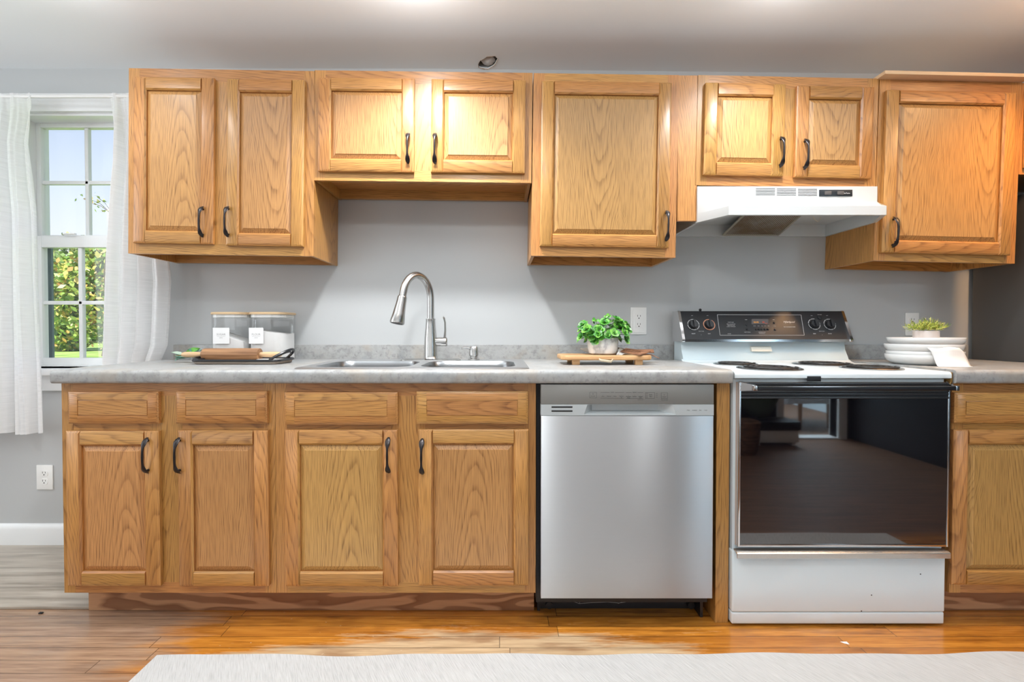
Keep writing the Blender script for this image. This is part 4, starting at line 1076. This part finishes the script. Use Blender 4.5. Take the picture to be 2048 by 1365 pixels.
for y_ in (768.5, 783.5, 788.5, 796): 
    z = P(1700, y_, yd).z; b.box(ox0+fw, ox1-fw, yd-.004, yd+.002, z-.0022 if y_ != 796 else z-.003, z+.0022 if y_ != 796 else z+.003, 0, bev=.001)
b.obj('door_vent', [plain('dark grille', (.06, .065, .07), .3, .5), BLACKM], dr_)
# handle bar
yh = yd-.045; zh1, zh0 = P(1700, 772.5, yh).z, P(1700, 781.5, yh).z
hxa, hxb = P(1510, 777, yh).x, P(1912, 777, yh).x
b = B(); b.box(hxa, hxb, yh-.006, yh+.008, zh0, zh1, 0, bev=.004, seg=3)
b.box(hxa, hxb, yh-.0068, yh-.003, zh1-.003, zh1-.0008, 1)
hb_ = b.obj('door_handle', [BLACKM, CHROME], dr_)
for x0_, x1_ in ((ox0+.001, hxa), (ox1-.001, hxb)):
    b = B(); z1a, z0a = P(1477, 763.5, yd).z, P(1477, 783, yd).z
    w_ = .0015
    a_ = [Vector((x0_, yd+.003, z0a)), Vector((x0_, yd+.003, z1a)), Vector((x1_, yh+.006, zh1+.001)), Vector((x1_, yh+.006, zh0-.001))]
    b.loft([a_, [v+Vector((.010, 0, 0))*(1 if x0_ < 1.2 else -1) for v in a_]])
    b.box(min(x1_, x1_)-.006, x1_+.006, yh-.007, yh+.008, zh0-.0008, zh1+.0008, bev=.002)
    b.obj('handle_bracket', CHROME, hb_)
# storage drawer
sd1 = P(1700, 1103, YS-.004).z; ksl = P(1700, 1226, YS-.004).z
b = B(); ys_ = YS-.004; r = .012
b.box(sx0-.001, sx1-.001, ys_, YS+.03, ksl+.001, sd1, bev=.006, seg=3); b.box(sx0-.001, sx1-.001, ys_+.0015, YS+.03, zd0, ksl-.0005, bev=.006, seg=3)
sdw = b.obj('storage_drawer', ENAMEL, t)
zq1, zq0 = P(1700, 1106, ys_-.02).z, P(1700, 1117.5, ys_-.02).z
b = B(); b.prism([(ys_+.006, zq1+.004), (ys_-.018, zq1), (ys_-.022, zq1-.004), (ys_-.022, zq0), (ys_-.019, zq0), (ys_-.017, zq1-.006), (ys_+.006, zq1-.002)], 'X', sx0+.006, sx1-.004)
b.obj('drawer_pull', plain('brushed drawer pull', (.62, .6, .57), .25, .9), sdw)
for px, py in ((1841, 1149), (1723, 1223), (1743, 1191)): 
    q = P(px, py, ys_); B().lathe([(.0022, ys_-.0003), (.0022, ys_+.001)], (q.x, 0, q.z), 8, axis='Y').obj('chip', SLOT, sdw)

# ------------------------------------------------------------------ range hood
hx0, hx1 = .815, 1.557; fx0, fx1 = .883, 1.492; yu, yl = 1.998, 1.868
ztp = P(1560, 373, yu).z; zmid = P(1560, 404, yu).z; zl1 = P(1600, 412, yl).z; zl0 = P(1600, 430, yl).z
t = thing('range_hood', 'white range hood with greasy filter under the short cabinet', 'range hood', ((hx0+hx1)/2, yu, zl0))
b = B()
def hr(z, y0, xa, xb, inset=0): return None
bk = YW-.003
# upper box
A = [(hx0, yu), (hx1, yu), (hx1, bk), (hx0, bk)]
def R4(z): return [Vector((x, y, z)) for x, y in A]
b.loft([R4(zmid), R4(ztp)], caps=(False, True))
# canopy: outline with cut front corners
C = [(fx0, yl), (fx1, yl), (hx1, yu), (hx1, bk), (hx0, bk), (hx0, yu)]
top = [(fx0+.012, yl+.012), (fx1-.012, yl+.012), (hx1, yu), (hx1, bk), (hx0, bk), (hx0, yu)]
b.loft([[Vector((x, y, zl0)) for x, y in C], [Vector((x, y, zl1)) for x, y in C], [Vector((x, y, z)) for (x, y), z in zip(top, (zl1+.006, zl1+.006, zmid, zmid, zmid, zmid))]], caps=(False, False))
b.poly([Vector((top[0][0], top[0][1], zl1+.006)), Vector((top[1][0], top[1][1], zl1+.006)), Vector((hx1, yu, zmid)), Vector((hx0, yu, zmid))])
# rolled inner lip and liner
ins = [(fx0+.012, yl+.016), (fx1-.012, yl+.016), (hx1-.014, yu+.006), (hx1-.014, bk-.012), (hx0+.014, bk-.012), (hx0+.014, yu+.006)]
b.loft([[Vector((x, y, zl0)) for x, y in C], [Vector((x, y, zl0)) for x, y in ins], [Vector((x, y, zl0+.006)) for x, y in ins]], caps=(False, False))
liner = [Vector((x, y, zl0+.006)) for x, y in ins]; lt = [Vector((x+(.02 if x < 1 else -.02)*0, y, zl0+.055 if y > 1.95 else zl0+.028)) for x, y in ins]
b.loft([liner, lt], caps=(False, True))
hood = b.obj('canopy', ENAMEL2, t, sharp=25, weld=True)
b = B()
ZF = lambda y: zl0+.050-(y-2.02)*(.048/.27)
fA = [(1.035, 2.02), (1.275, 2.02), (1.315, 2.285), (1.055, 2.285)]
fr_ = [Vector((x, y, ZF(y)+.002)) for x, y in fA]
b.loft([fr_, [v+Vector((0, 0, .006)) for v in fr_]]); flt = b.obj('grease_filter', FILTER, t)
b = B()
for i in range(4): b.tube([fr_[i], fr_[(i+1) % 4]], .005, 6)
b.obj('filter_frame', plain('filter frame', (.42, .38, .30), .4, .5), flt)
b = B(); q0 = [P(x, y, yu-.0006) for x, y in ((0, 0),)]
def hslot(x0_, x1_, y_, th=.0022):
    a_, c_ = P(x0_, y_, yu), P(x1_, y_+.35, yu); z = (a_.z+c_.z)/2; b.box(a_.x, c_.x, yu-.0006, yu+.002, z-th/2, z+th/2)
for x0_, x1_, dy in ((1511.5, 1550, 0), (1553.5, 1592, .8), (1596, 1634, 1.6)):
    for k in range(5): hslot(x0_, x1_, 377.2+dy+3.1*k)
b.obj('vent_slots', SLOT, hood)
a_, c_ = P(1638, 393, yu), P(1704, 380, yu)
B().box(a_.x, c_.x, yu-.003, yu+.002, a_.z, c_.z, bev=.0008).obj('switch_plate', plain('charcoal switch plate', (.035, .04, .045), .3, .4), t)
for x0_, x1_ in ((1649, 1662), (1674, 1687)):
    p, q = P(x0_, 390, yu-.004), P(x1_, 383, yu-.004); b = B().box(p.x, q.x, yu-.008, yu-.002, p.z, q.z, bev=.0015)
    b.obj('rocker_switch', plain('grey rocker', (.10, .09, .085), .3), t)
b = B(); q = P(1693, 386.8, yu-.003); text_bm(b, 'NuTone', .0085, (q.x, yu-.0033, q.z)); b.obj('lettering', INKW, t)
b = B(); b.tube([P(1626, 433, 2.1), P(1630, 440, 2.1), P(1636, 444, 2.1), P(1640, 440, 2.1), P(1641, 433, 2.1)], .0012, 6); b.obj('loose_wire', plain('cream wire', (.7, .62, .45), .5), t)
# ------------------------------------------------------------------ fridge side
FX0 = 2.236
t = thing('refrigerator', 'dark grey refrigerator side at the right edge', 'refrigerator', (FX0+.4, 1.55, 0))
zf = P(2046, 386, 2.06).z
b = B().box(FX0, FX0+.80, 1.60, 2.29, .02, zf, bev=.012, seg=3)
for x in (FX0+.06, FX0+.74):
    for y in (1.66, 2.22): b.lathe([(.02, .0), (.02, .025)], (x, y, 0), 10)
b.obj('case', GREYM, t)
b = B().box(FX0+.002, FX0+.798, 1.53, 1.595, .62, zf, bev=.012, seg=3); d1 = b.obj('door', GREYM, t)
b = B().box(FX0+.002, FX0+.798, 1.53, 1.595, .05, .61, bev=.012, seg=3); b.obj('freezer_drawer', GREYM, t)

# ------------------------------------------------------------------ rug
y1 = PZ(1100, 1311.5, .006).y; x0 = PZ(308, 1316, .006).x
b = B(); nx, ny = 90, 8
g = [[None]*(ny+1) for _ in range(nx+1)]
X1, Y0 = 1.97, .90
for i in range(nx+1):
    for j in range(ny+1):
        u, v = i/nx, j/ny
        wv = .004*math.sin(u*23)+.003*math.sin(u*51+1) if j == ny else 0
        g[i][j] = b.bm.verts.new((x0+(X1-x0)*u, Y0+(y1-Y0)*v+wv+.012*u*v, .0065+.0012*math.sin(u*31+v*5)))
for i in range(nx):
    for j in range(ny): b.bm.faces.new((g[i][j], g[i+1][j], g[i+1][j+1], g[i][j+1]))
r_ = bmesh.ops.extrude_face_region(b.bm, geom=b.bm.faces[:])
for v in r_['geom']:
    if isinstance(v, bmesh.types.BMVert): v.co.z = .0008
o = b.obj('rug', RUG, sharp=50); tag(base_at(o), 'off white woven runner rug on the wooden floor', 'rug')
q = PZ(1688, 1286, .0006)
b = B(); pts = [(q.x-.010, q.y+.004), (q.x+.012, q.y+.004), (q.x+.011, q.y-.010), (q.x-.002, q.y-.004)]
b.prism(pts, 'Z', .0004, .0012); tag(base_at(b.obj('paper_scrap', PLASTW)), 'tiny white scrap of paper on the floor before the stove', 'paper scrap')
q = PZ(82, 1227, .002); b = B().box(q.x-.007, q.x+.007, q.y-.004, q.y+.004, .0003, .005, bev=.001)
tag(base_at(b.obj('wood_chip', BLACKM)), 'small dark chip on the floor near the grey vinyl', 'chip')

# ------------------------------------------------------------------ tray, rolling pin, sprig
zt = ZT+.0005
tx0, tx1, ty0, ty1 = -1.235, -.885, 1.915, 2.085
t = thing('serving_tray', 'black rimmed wooden serving tray under the rolling pin', 'tray', ((tx0+tx1)/2, (ty0+ty1)/2, zt))
b = B(); rr = lambda g_: rrect((tx0+tx1)/2, (ty0+ty1)/2, tx1-tx0-2*g_, ty1-ty0-2*g_, .03-g_*.5, 5)
b.loft([ring(rr(.008), zt), ring(rr(.004), zt+.003), ring(rr(.002), zt+.014), ring(rr(.008), zt+.014), ring(rr(.012), zt+.007)]); b.obj('tray_base', TRAYW, t)
b = B(); path = []
for x, y in rrect((tx0+tx1)/2, (ty0+ty1)/2, tx1-tx0, ty1-ty0, .03, 8):
    path.append((x, y, zt+.0155))
b.tube(path, (.0048, .0045), 8, closed=True); b.obj('metal_rim', BLACKM, t)
for sx_, lift, nm in ((1, .040, 'tray_handle'), (-1, .006, 'tray_handle')):
    b = B(); xe = tx1 if sx_ > 0 else tx0
    pth = []
    for k in range(17):
        u = k/16; y = ty0+.006+(ty1-ty0-.012)*u; e_ = math.sin(math.pi*u)**.6
        pth.append((xe+sx_*(.022*e_-.035*(1-e_)), y, zt+.017+lift*e_))
    b.tube(pth, .0055, 8)
    if sx_ > 0: b.tube([(x-.012, y, z-.010) for x, y, z in pth[2:-2]], .0035, 8)
    b.obj(nm, BLACKM, t)
pz = zt+.0075+.0268; py_ = 2.025
t = thing('rolling_pin', 'brown wooden rolling pin with paler handles on the black tray', 'rolling pin', (-1.12, py_, zt+.007))
bx0, bx1 = P(407, 707, py_).x+.0, P(520, 707, py_).x
b = B().lathe([(.020, bx0-.002), (.0255, bx0+.003), (.0265, bx0+.02), (.0268, (bx0+bx1)/2), (.0265, bx1-.01), (.0262, bx1)], (0, py_, pz), 12, axis='X'); b.obj('barrel', WALNUT, t, sharp=20)
for s_, xa in ((-1, bx0), (1, bx1)):
    hl = .092
    B().lathe([(.007, 0), (.010, s_*.008), (.0115, s_*.03), (.0118, s_*.06), (.0112, s_*.082), (.008, s_*hl)], (xa-s_*.003, py_, pz), 18, axis='X').obj('handle', MAPLE, t)
# napkin in the tray
b = B(); pts = rrect(-.955, 1.985, .10, .12, .012)
b.loft([ring(pts, zt+.0085), ring(rrect(-.955, 1.985, .104, .124, .014), zt+.012), ring(rrect(-.955, 1.985, .095, .11, .02), zt+.0165)])
tag(base_at(b.obj('folded_napkin', LINEN)), 'small folded white napkin in the black tray beside the rolling pin', 'napkin')
# leafy sprig behind the left end of the tray
def leaf(b, base, tip, wdt, nrm=(0, 0, 1), sag=.0):
    base, tip = Vector(base), Vector(tip); d = tip-base; sd = d.cross(Vector(nrm)).normalized(); n_ = sd.cross(d).normalized()
    k = [0, .15, .35, .6, .82, 1]; wv = [.06, .55, 1, .92, .5, .03]
    L, Rr, M_ = [], [], []
    for u, w_ in zip(k, wv):
        c_ = base+d*u+n_*(sag*math.sin(u*math.pi))
        M_.append(b.bm.verts.new(c_-n_*wdt*.15)); L.append(b.bm.verts.new(c_+sd*wdt*w_*.5)); Rr.append(b.bm.verts.new(c_-sd*wdt*w_*.5))
    for i in range(5):
        b.bm.faces.new((L[i], M_[i], M_[i+1], L[i+1])); b.bm.faces.new((M_[i], Rr[i], Rr[i+1], M_[i+1]))
SPR = foliage('sprig leaves', ((0, (.07, .20, .16)), (.35, (.16, .32, .25)), (.6, (.45, .52, .42)), (1, (.10, .28, .20))))
q = P(392, 714, 2.06)
t = thing('leafy_sprig', 'green leafy sprig lying left of the rolling pin', 'sprig', (q.x, q.y, ZT))
b = B(); b.tube([P(408, 716, 2.1), P(388, 713, 2.07), P(366, 711, 2.05), P(349, 712, 2.04)], .0016, 6); b.obj('stem', plain('sprig stem', (.25, .20, .10), .7), t)
b = B()
for bs_, tp, w_ in (((372, 711), (350, 713), .022), ((376, 712), (353, 719), .02), ((384, 712), (362, 714), .024), ((370, 710), (342, 705), .012), ((395, 708), (376, 699), .02), ((402, 706), (385, 716), .022), ((383, 710), (403, 700), .016), ((365, 712), (350, 722), .012), ((392, 712), (370, 708), .022)):
    leaf(b, P(*bs_, 2.065), P(*tp, 2.035), w_*1.5, (0, -.7, .7), .004)
b.obj('leaves', SPR, t)
b = B(); leaf(b, P(370, 706, 2.05), P(400, 697, 2.045), .024, (0, -1, .4), .004); b.obj('bright_leaf', plain('bright green leaf', (.12, .36, .05), .4), t)
# ------------------------------------------------------------------ canisters
def canister(label, x0, x1, fill, slope, txt, lx0, lx1):
    cx, w_ = (x0+x1)/2, x1-x0; y0, y1_ = 2.105, 2.262; cy, d_ = (y0+y1_)/2, y1_-y0; h = .205; r = .045
    t = thing('canister', label, 'canister', (cx, cy, zt), 'glass canisters')
    b = B(); q = lambda g_, z: ring(rrect(cx, cy, w_-2*g_, d_-2*g_, r-g_, 7), z)
    b.loft([q(.004, zt), q(0, zt+.006), q(0, zt+h)], caps=(True, False)); jar = b.obj('jar', JARG, t)
    b = B(); q2 = rrect(cx, cy, w_-.008, d_-.008, r-.004, 7)
    top_ = [Vector((x, y, zt+fill-slope*(x-cx)/w_+.004*math.sin(y*60))) for x, y in q2]
    b.loft([ring(q2, zt+.0085), top_]); b.obj('contents', POWDER, t)
    b = B(); b.loft([q(-.003, zt+h+.001), q(-.004, zt+h+.003), q(-.004, zt+h+.009), q(-.001, zt+h+.011)]); ld = b.obj('lid', BAMBOO, t)
    B().loft([q(.0045, zt+h-.012), q(.0045, zt+h+.001)]).obj('lid_seal', PLASTW, ld)
    za, zb_ = P(440, 688, y0).z, P(440, 656, y0).z; la, lb = P(lx0, 670, y0).x, P(lx1, 670, y0).x
    B().box(la, lb, y0-.0014, y0-.0004, za, zb_).obj('paper_label', LABELP, t)
    b = B(); lc = (la+lb)/2; yy = y0-.0016; hh = zb_-za
    text_bm(b, txt, .0125, (lc, yy, za+hh*.58)); b.box(lc-.018, lc+.018, yy-.0002, yy+.0006, za+hh*.455, za+hh*.465)
    text_bm(b, 'pantry', .0055, (lc, yy, za+hh*.38)); b.obj('lettering', INKG, t)
xa = P(414.5, 670, 2.105).x; xb = P(489, 670, 2.105).x; xc = P(491.5, 670, 2.105).x; xd = P(567, 670, 2.105).x
canister('left glass canister labelled sugar behind the rolling pin', xa, xb, .105, .055, 'SUGAR', 426, 459)
canister('right glass canister labelled flour behind the rolling pin', xc, xd, .128, .02, 'FLOUR', 498, 527)

# ------------------------------------------------------------------ riser board with the plant
rx0, rx1 = .240, .602; ry0, ry1 = 1.885, 2.06; rzb = P(1200, 721, 1.89).z; rzt = P(1200, 711.5, 1.89).z
t = thing('riser_board', 'light oak serving riser on short legs under the leafy plant', 'riser', ((rx0+rx1)/2, (ry0+ry1)/2, zt))
b = B(); q = lambda g_, z: ring(rrect((rx0+rx1)/2, (ry0+ry1)/2, rx1-rx0-2*g_, ry1-ry0-2*g_, .035-g_, 6), z)
b.loft([q(.004, rzb), q(.0, rzb+.004), q(0, rzt-.004), q(.003, rzt)]); b.obj('board', RISER, t)
for x in (.300, .548):
    for y in (ry0+.012, ry1-.032): B().box(x-.015, x+.015, y, y+.022, zt, rzb+.0005, bev=.002).obj('leg', RISER, t)
pc = Vector((P(1205.5, 690, 1.975).x, 1.975, rzt+.0004))
t = thing('potted_plant', 'leafy green plant in white marbled pot on the riser', 'plant', pc, 'potted plants')
hz = P(1200, 674.5, 1.92).z-pc.z
b = B().lathe([(.048, 0), (.056, .006), (.0605, .025), (.0625, .05), (.0615, hz-.006), (.0600, hz), (.0565, hz), (.056, hz-.012), (.0, hz-.014)], pc, 36, caps=(True, False)); b.obj('pot', MARBLE, t)
B().lathe([(.0555, hz-.0135), (.02, hz-.006), (.001, hz-.005)], pc, 20).obj('soil', plain('dark soil', (.03, .022, .015), .9), t)
rnd = random.Random(12); b = B(); st = B()
top = pc+Vector((0, 0, hz-.008))
for k in range(74):
    th = rnd.uniform(0, 2*math.pi); el = rnd.uniform(.02, 1)
    rad = .040+.066*math.sqrt(rnd.random())
    dz = rnd.uniform(-.02, .088)*(1-.45*(rad/.11)**2)
    c_ = top+Vector((math.cos(th)*rad, math.sin(th)*rad*.85, max(-.02, dz)+.004))
    nr = (c_-top+Vector((0, -.03, .045))).normalized()
    st.tube([top+Vector((math.cos(th)*.02, math.sin(th)*.02, 0)), top.lerp(c_, .5)+Vector((0, 0, .012)), c_], .0011, 5)
    s_ = rnd.uniform(.75, 1.15)
    ax = nr.orthogonal().normalized(); bx = nr.cross(ax)
    for lay, (m_, rr_, up_a) in enumerate(((5, .0135, .25), (4, .009, .75), (3, .0055, 1.2))):
        for i in range(m_):
            a_ = 2*math.pi*i/m_+lay*.6+th
            dr = (ax*math.cos(a_)+bx*math.sin(a_))*math.cos(up_a)+nr*math.sin(up_a)
            cc = c_+dr*rr_*s_*.85
            ln = (nr*math.cos(up_a)-(ax*math.cos(a_)+bx*math.sin(a_))*math.sin(up_a))
            b.disc(cc, ln, rr_*s_*.80, 8, cup=.002)
for px, py in ((1214, 631), (1191, 638), (1228, 640), (1218, 634)):
    for j in range(5):
        c_ = P(px+rnd.uniform(-6, 6), py+rnd.uniform(-2, 10), 1.975)
        b.disc(c_, (rnd.gauss(0, .6), -1, rnd.gauss(.3, .5)), .0065, 8, cup=.0015)
    st.tube([top, P(px, py+4, 1.975)], .001, 5)
st.obj('stems', plain('plant stem', (.06, .16, .04), .6), t)
b.obj('foliage', foliage('rosette leaves', ((0, (.03, .13, .03)), (.3, (.07, .30, .04)), (.6, (.12, .40, .05)), (.85, (.24, .52, .08)), (1, (.30, .45, .28)))), t)
# linen cloth tucked behind the pot and hanging under the riser edge
b = B(); rows = []
for i in range(13):
    u = i/12; c_ = P(1236+26*u, interp(u, [(0, 699), (.15, 695.5), (.4, 699), (.7, 703), (1, 700)]), 1.955)
    e_ = P(1233+10*u, interp(u, [(0, 712), (.3, 713), (1, 710)]), 1.915); e_.z = max(e_.z, rzt+.0015)
    m_ = c_.lerp(e_, .5)+Vector((.004*math.sin(u*14), -.004, 0)); rows.append([c_, m_, e_])
b.loft(rows, closed=False, caps=(False, False)); 
for f in b.bm.faces[:]: pass
o = b.obj('linen_cloth', LINEN, sharp=180); sm = o.modifiers.new('thick', 'SOLIDIFY'); sm.thickness = .0015
tag(o, 'crumpled white linen cloth on the riser beside the marbled pot', 'cloth')
b = B(); pts = [(1198, 721.5), (1203, 724), (1212, 725), (1222, 726.5), (1226, 722)]
b.loft([[P(x, y, 1.884) for x, y in pts], [P(x, y-5, 1.8835) for x, y in pts]], closed=False, caps=(False, False))
o = b.obj('burlap_tag', TWINE); sm = o.modifiers.new('thick', 'SOLIDIFY'); sm.thickness = .001
tag(o, 'small beige cloth tag hanging below the front edge of the riser', 'tag')
q0, q1 = P(1160, 697.5, 2.03), P(1178, 703, 2.0)
b = B(); b.loft([[P(1160, 697, 2.03), P(1178, 695.5, 2.02), P(1180, 707, 2.02), P(1172, 704, 2.02)], [P(1160, 698, 2.035), P(1178, 697, 2.026), P(1180, 707.5, 2.026), P(1172, 705, 2.026)]])
tag(base_at(b.obj('spoon_rest', plain('grey stoneware', (.55, .54, .53), .6))), 'pale grey spoon rest poking out behind the left of the pot', 'spoon rest')
# wooden spatulas
def spatula(label, pts, slots, hnd):
    t = thing('spatula', label, 'spatula', (0, 0, 0), 'wooden spatulas'); c_ = sum((Vector(p) for p in pts), Vector())/4; t.location = (c_.x, c_.y, min(p.z for p in pts))
    n_ = (pts[1]-pts[0]).cross(pts[3]-pts[0]).normalized()
    n_ = n_ if n_.z > 0 else -n_
    b = B()
    A_, B_, C_, D_ = pts      # A,B handle side; C,D far side
    if slots:
        L = [A_, B_, C_, D_]; hol = []
        for k in range(3):
            u0, u1 = .17+.25*k, .30+.25*k
            f = lambda u, v: (A_.lerp(B_, u)).lerp(D_.lerp(C_, u), v)
            hol.append([f(u0, .12), f(u1, .12), f(u1, .80), f(u0, .80)])
        # flatten into the blade's own plane
        b.holed([L]+hol); b.holed([[v+n_*.004 for v in l_] for l_ in [L]+hol])
        for l_ in [L]+hol: b.loft([l_, [v+n_*.004 for v in l_]], caps=(False, False))
    else: b.loft([pts, [v+n_*.004 for v in pts]])
    b.obj('blade', SPATW, t, sharp=20, weld=True)
    m_ = A_.lerp(B_, .5); dd = (m_-C_.lerp(D_, .5)).normalized()
    b = B(); b.tube([m_-dd*.012+n_*.002]+[Vector(p) for p in hnd], [(.006, .012), (.005, .008), (.004, .006)], 10, up=n_); b.obj('handle', SPATW, t)
z = rzt
spatula('slotted brown wooden spatula leaning over the riser edge', [Vector((.482, 1.930, z+.012)), Vector((.518, 1.985, z+.022)), Vector((.602, 1.925, z+.012)), Vector((.546, 1.874, z+.0005))], True, [(.495, 2.022, z+.022), (.47, 2.047, z+.022)])
spatula('plain brown wooden spatula under the slotted one', [Vector((.50, 2.02, z+.010)), Vector((.51, 2.055, z+.012)), Vector((.655, 2.06, z+.014)), Vector((.64, 2.0, z+.004))], False, [(.495, 2.046, z+.008), (.47, 2.054, z+.006)])
b = B().tube([Vector((.56, 1.955, z+.0028)), Vector((.606, 1.93, z+.001)), Vector((.632, 1.91, z-.012))], [.0026, .0022, .0014], 8)
tag(base_at(b.obj('skewer', SPATW)), 'thin dark wooden skewer sticking out right of the riser', 'skewer')

# ------------------------------------------------------------------ stack of bowls, small plant, napkin
bcx, bcy = 1.715, 1.945
def bowl(label, cx, z, r, h):
    b = B(); n_ = 48
    b.lathe([(r*.55, 0), (r*.78, .001), (r*.92, h*.30), (r*.985, h*.62), (r, h*.97), (r*.992, h), (r*.975, h*.97), (r*.94, h*.55), (r*.85, h*.28), (r*.5, h*.16), (.001, h*.15)], (cx, bcy, z), n_)
    o = b.obj('shallow_bowl', CERAM, sharp=60); tag(base_at(o), label, 'bowl', 'stacked white bowls')
zs = [zt]; R_ = .124
z_px = lambda y: P(1850, y, bcy-.124).z
bowl('bottom white bowl of the stack right of the stove', bcx-.006, zt, R_, .040)
bowl('second lowest white bowl of the stack right of the stove', bcx-.003, zt+.0135, R_*.985, .040)
bowl('second highest white bowl of the stack, napkin over its rim', bcx-.008, zt+.0415, R_*1.0, .040)
bowl('topmost white bowl of the stack, carrying the small plant', bcx+.0, zt+.071, R_*.985, .036)
ztop = zt+.071+.036
pp = Vector((P(1852, 670, bcy).x, bcy, zt+.071+.036*.16))
t = thing('potted_plant', 'small yellow green plant in pale pot on the bowl stack', 'plant', pp, 'potted plants')
hp_ = P(1852, 662, bcy-.04).z-pp.z
B().lathe([(.039, 0), (.0415, .002), (.0415, hp_), (.038, hp_), (.0375, hp_-.008), (.001, hp_-.009)], pp, 32).obj('pot', CONC, t)
b = B(); rnd = random.Random(4)
for k in range(95):
    th = rnd.uniform(0, 6.28); rad = .078*math.sqrt(rnd.random()); tip = pp+Vector((math.cos(th)*rad, math.sin(th)*rad*.8, hp_+.052*(1-.5*(rad/.078)**2)*rnd.uniform(.55, 1.0)-.006))
    bs_ = pp+Vector((math.cos(th)*rad*.3, math.sin(th)*rad*.3, hp_-.008))
    for j in range(13):
        u = .45+.55*j/12; c_ = bs_.lerp(tip, u); a_ = rnd.uniform(0, 6.28)
        ax = (tip-bs_).normalized(); o1 = ax.orthogonal().normalized(); o1.rotate(Matrix.Rotation(a_, 3, ax))
        e_ = c_+(o1*.8+ax*.75).normalized()*rnd.uniform(.009, .016); sd = ax.cross(o1)*.0011
        b.poly([c_-sd, c_+sd, e_+sd*.4, e_-sd*.4])
b.obj('foliage', foliage('yellow green needles', ((0, (.10, .20, .03)), (.35, (.26, .36, .05)), (.7, (.56, .58, .10)), (1, (.75, .72, .22)))), t)
# napkin over the bowls
b = B(); rows = []
prof_px = [(1853, 1917, 694.5), (1857, 1921, 697.5), (1862, 1927, 703), (1866, 1932, 712), (1870, 1937, 722), (1874.5, 1942, 732), (1877, 1946, 737.2)]
RR = [.117, .128, .1295, .130, .134, .148, .172]
for (xl, xr, py), rr_ in zip(prof_px, RR):
    row = []
    for i in range(15):
        u = i/14; px = xl+(xr-xl)*u; yy = 1.84
        for _ in range(6):
            dx = (px-CX)/FPX*yy-bcx+.004; q_ = rr_*rr_-dx*dx
            yy = bcy-math.sqrt(q_) if q_ > .0009 else bcy-.03
        row.append(P(px, py+1.0*math.sin(u*7), yy-.0015*math.sin(u*11+py*.1)-.001))
    rows.append(row)
for row in rows:
    for v in row: v.z = max(v.z, ZT+.0022)
b.loft(rows, closed=False, caps=(False, False)); o = b.obj('cloth_napkin', LINEN, sharp=180)
sm = o.modifiers.new('thick', 'SOLIDIFY'); sm.thickness = .0016
tag(o, 'white cloth napkin draped from the bowl stack to the counter', 'napkin')

# ------------------------------------------------------------------ things mirrored in the oven glass
CH = fabric('grey armchair fabric', (.50, .50, .52), 300)
ax_ = 3.35
t = thing('armchair', 'grey upholstered armchair in the next room, mirrored in the oven glass', 'armchair', (ax_, -1.95, 0))
b = B().box(ax_-.25, ax_+.25, -2.20, -1.70, .26, .44, bev=.05, seg=4); b.obj('seat', CH, t)
b = B().box(ax_-.27, ax_+.27, -2.33, -2.18, .30, .92, bev=.06, seg=4); b.obj('backrest', CH, t)
for x in (ax_-.33, ax_+.23): B().box(x, x+.10, -2.25, -1.72, .25, .64, bev=.045, seg=4).obj('armrest', CH, t)
for x in (ax_-.17, ax_+.13):
    for y in (-2.22, -1.75): B().tube([(x, y, .001), (x, y, .27)], [.012, .022], 10).obj('leg', plain('chair leg wood', (.28, .14, .07), .4), t)
t = thing('bench', 'low white bench by the doorway, mirrored in the oven glass', 'bench', (2.48, -1.05, 0))
B().box(2.28, 2.69, -1.20, -.95, .14, .22, bev=.008).obj('bench_top', BLACKM, t)
b = B().box(2.29, 2.68, -1.19, -.96, .03, .14, bev=.006)
for x in (2.31, 2.63): b.box(x, x+.03, -1.18, -.98, .001, .03)
b.obj('bench_box', WHITE, t)
b = B().lathe([(.095, .001), (.11, .03), (.125, .15), (.13, .27), (.118, .28), (.11, .20), (.09, .03), (.001, .02)], (2.06, -.72, 0), 28)
for f in b.bm.faces: pass
tag(base_at(b.obj('wicker_basket', island_wood('dark wicker', (.20, .10, .05), (.06, .03, .015), .7))), 'round dark wicker basket on the floor, mirrored in the oven glass', 'basket')
b = B(); bmesh.ops.create_icosphere(b.bm, subdivisions=4, radius=1)
for v in b.bm.verts:
    p = v.co.copy(); f = lambda a_: math.copysign(abs(a_)**.55, a_)
    v.co = Vector((f(p.x)*.19, p.z*.07*1.2, f(p.y)*.17)); v.co.rotate(Matrix.Rotation(R(35), 3, 'Y')); v.co.rotate(Matrix.Rotation(R(20), 3, 'X')); v.co += Vector((2.22, -.86, .475))
tag(base_at(b.obj('cushion', fabric('dark green cushion', (.05, .075, .05), 90))), 'dark green cushion above the basket, mirrored in the oven glass', 'cushion')
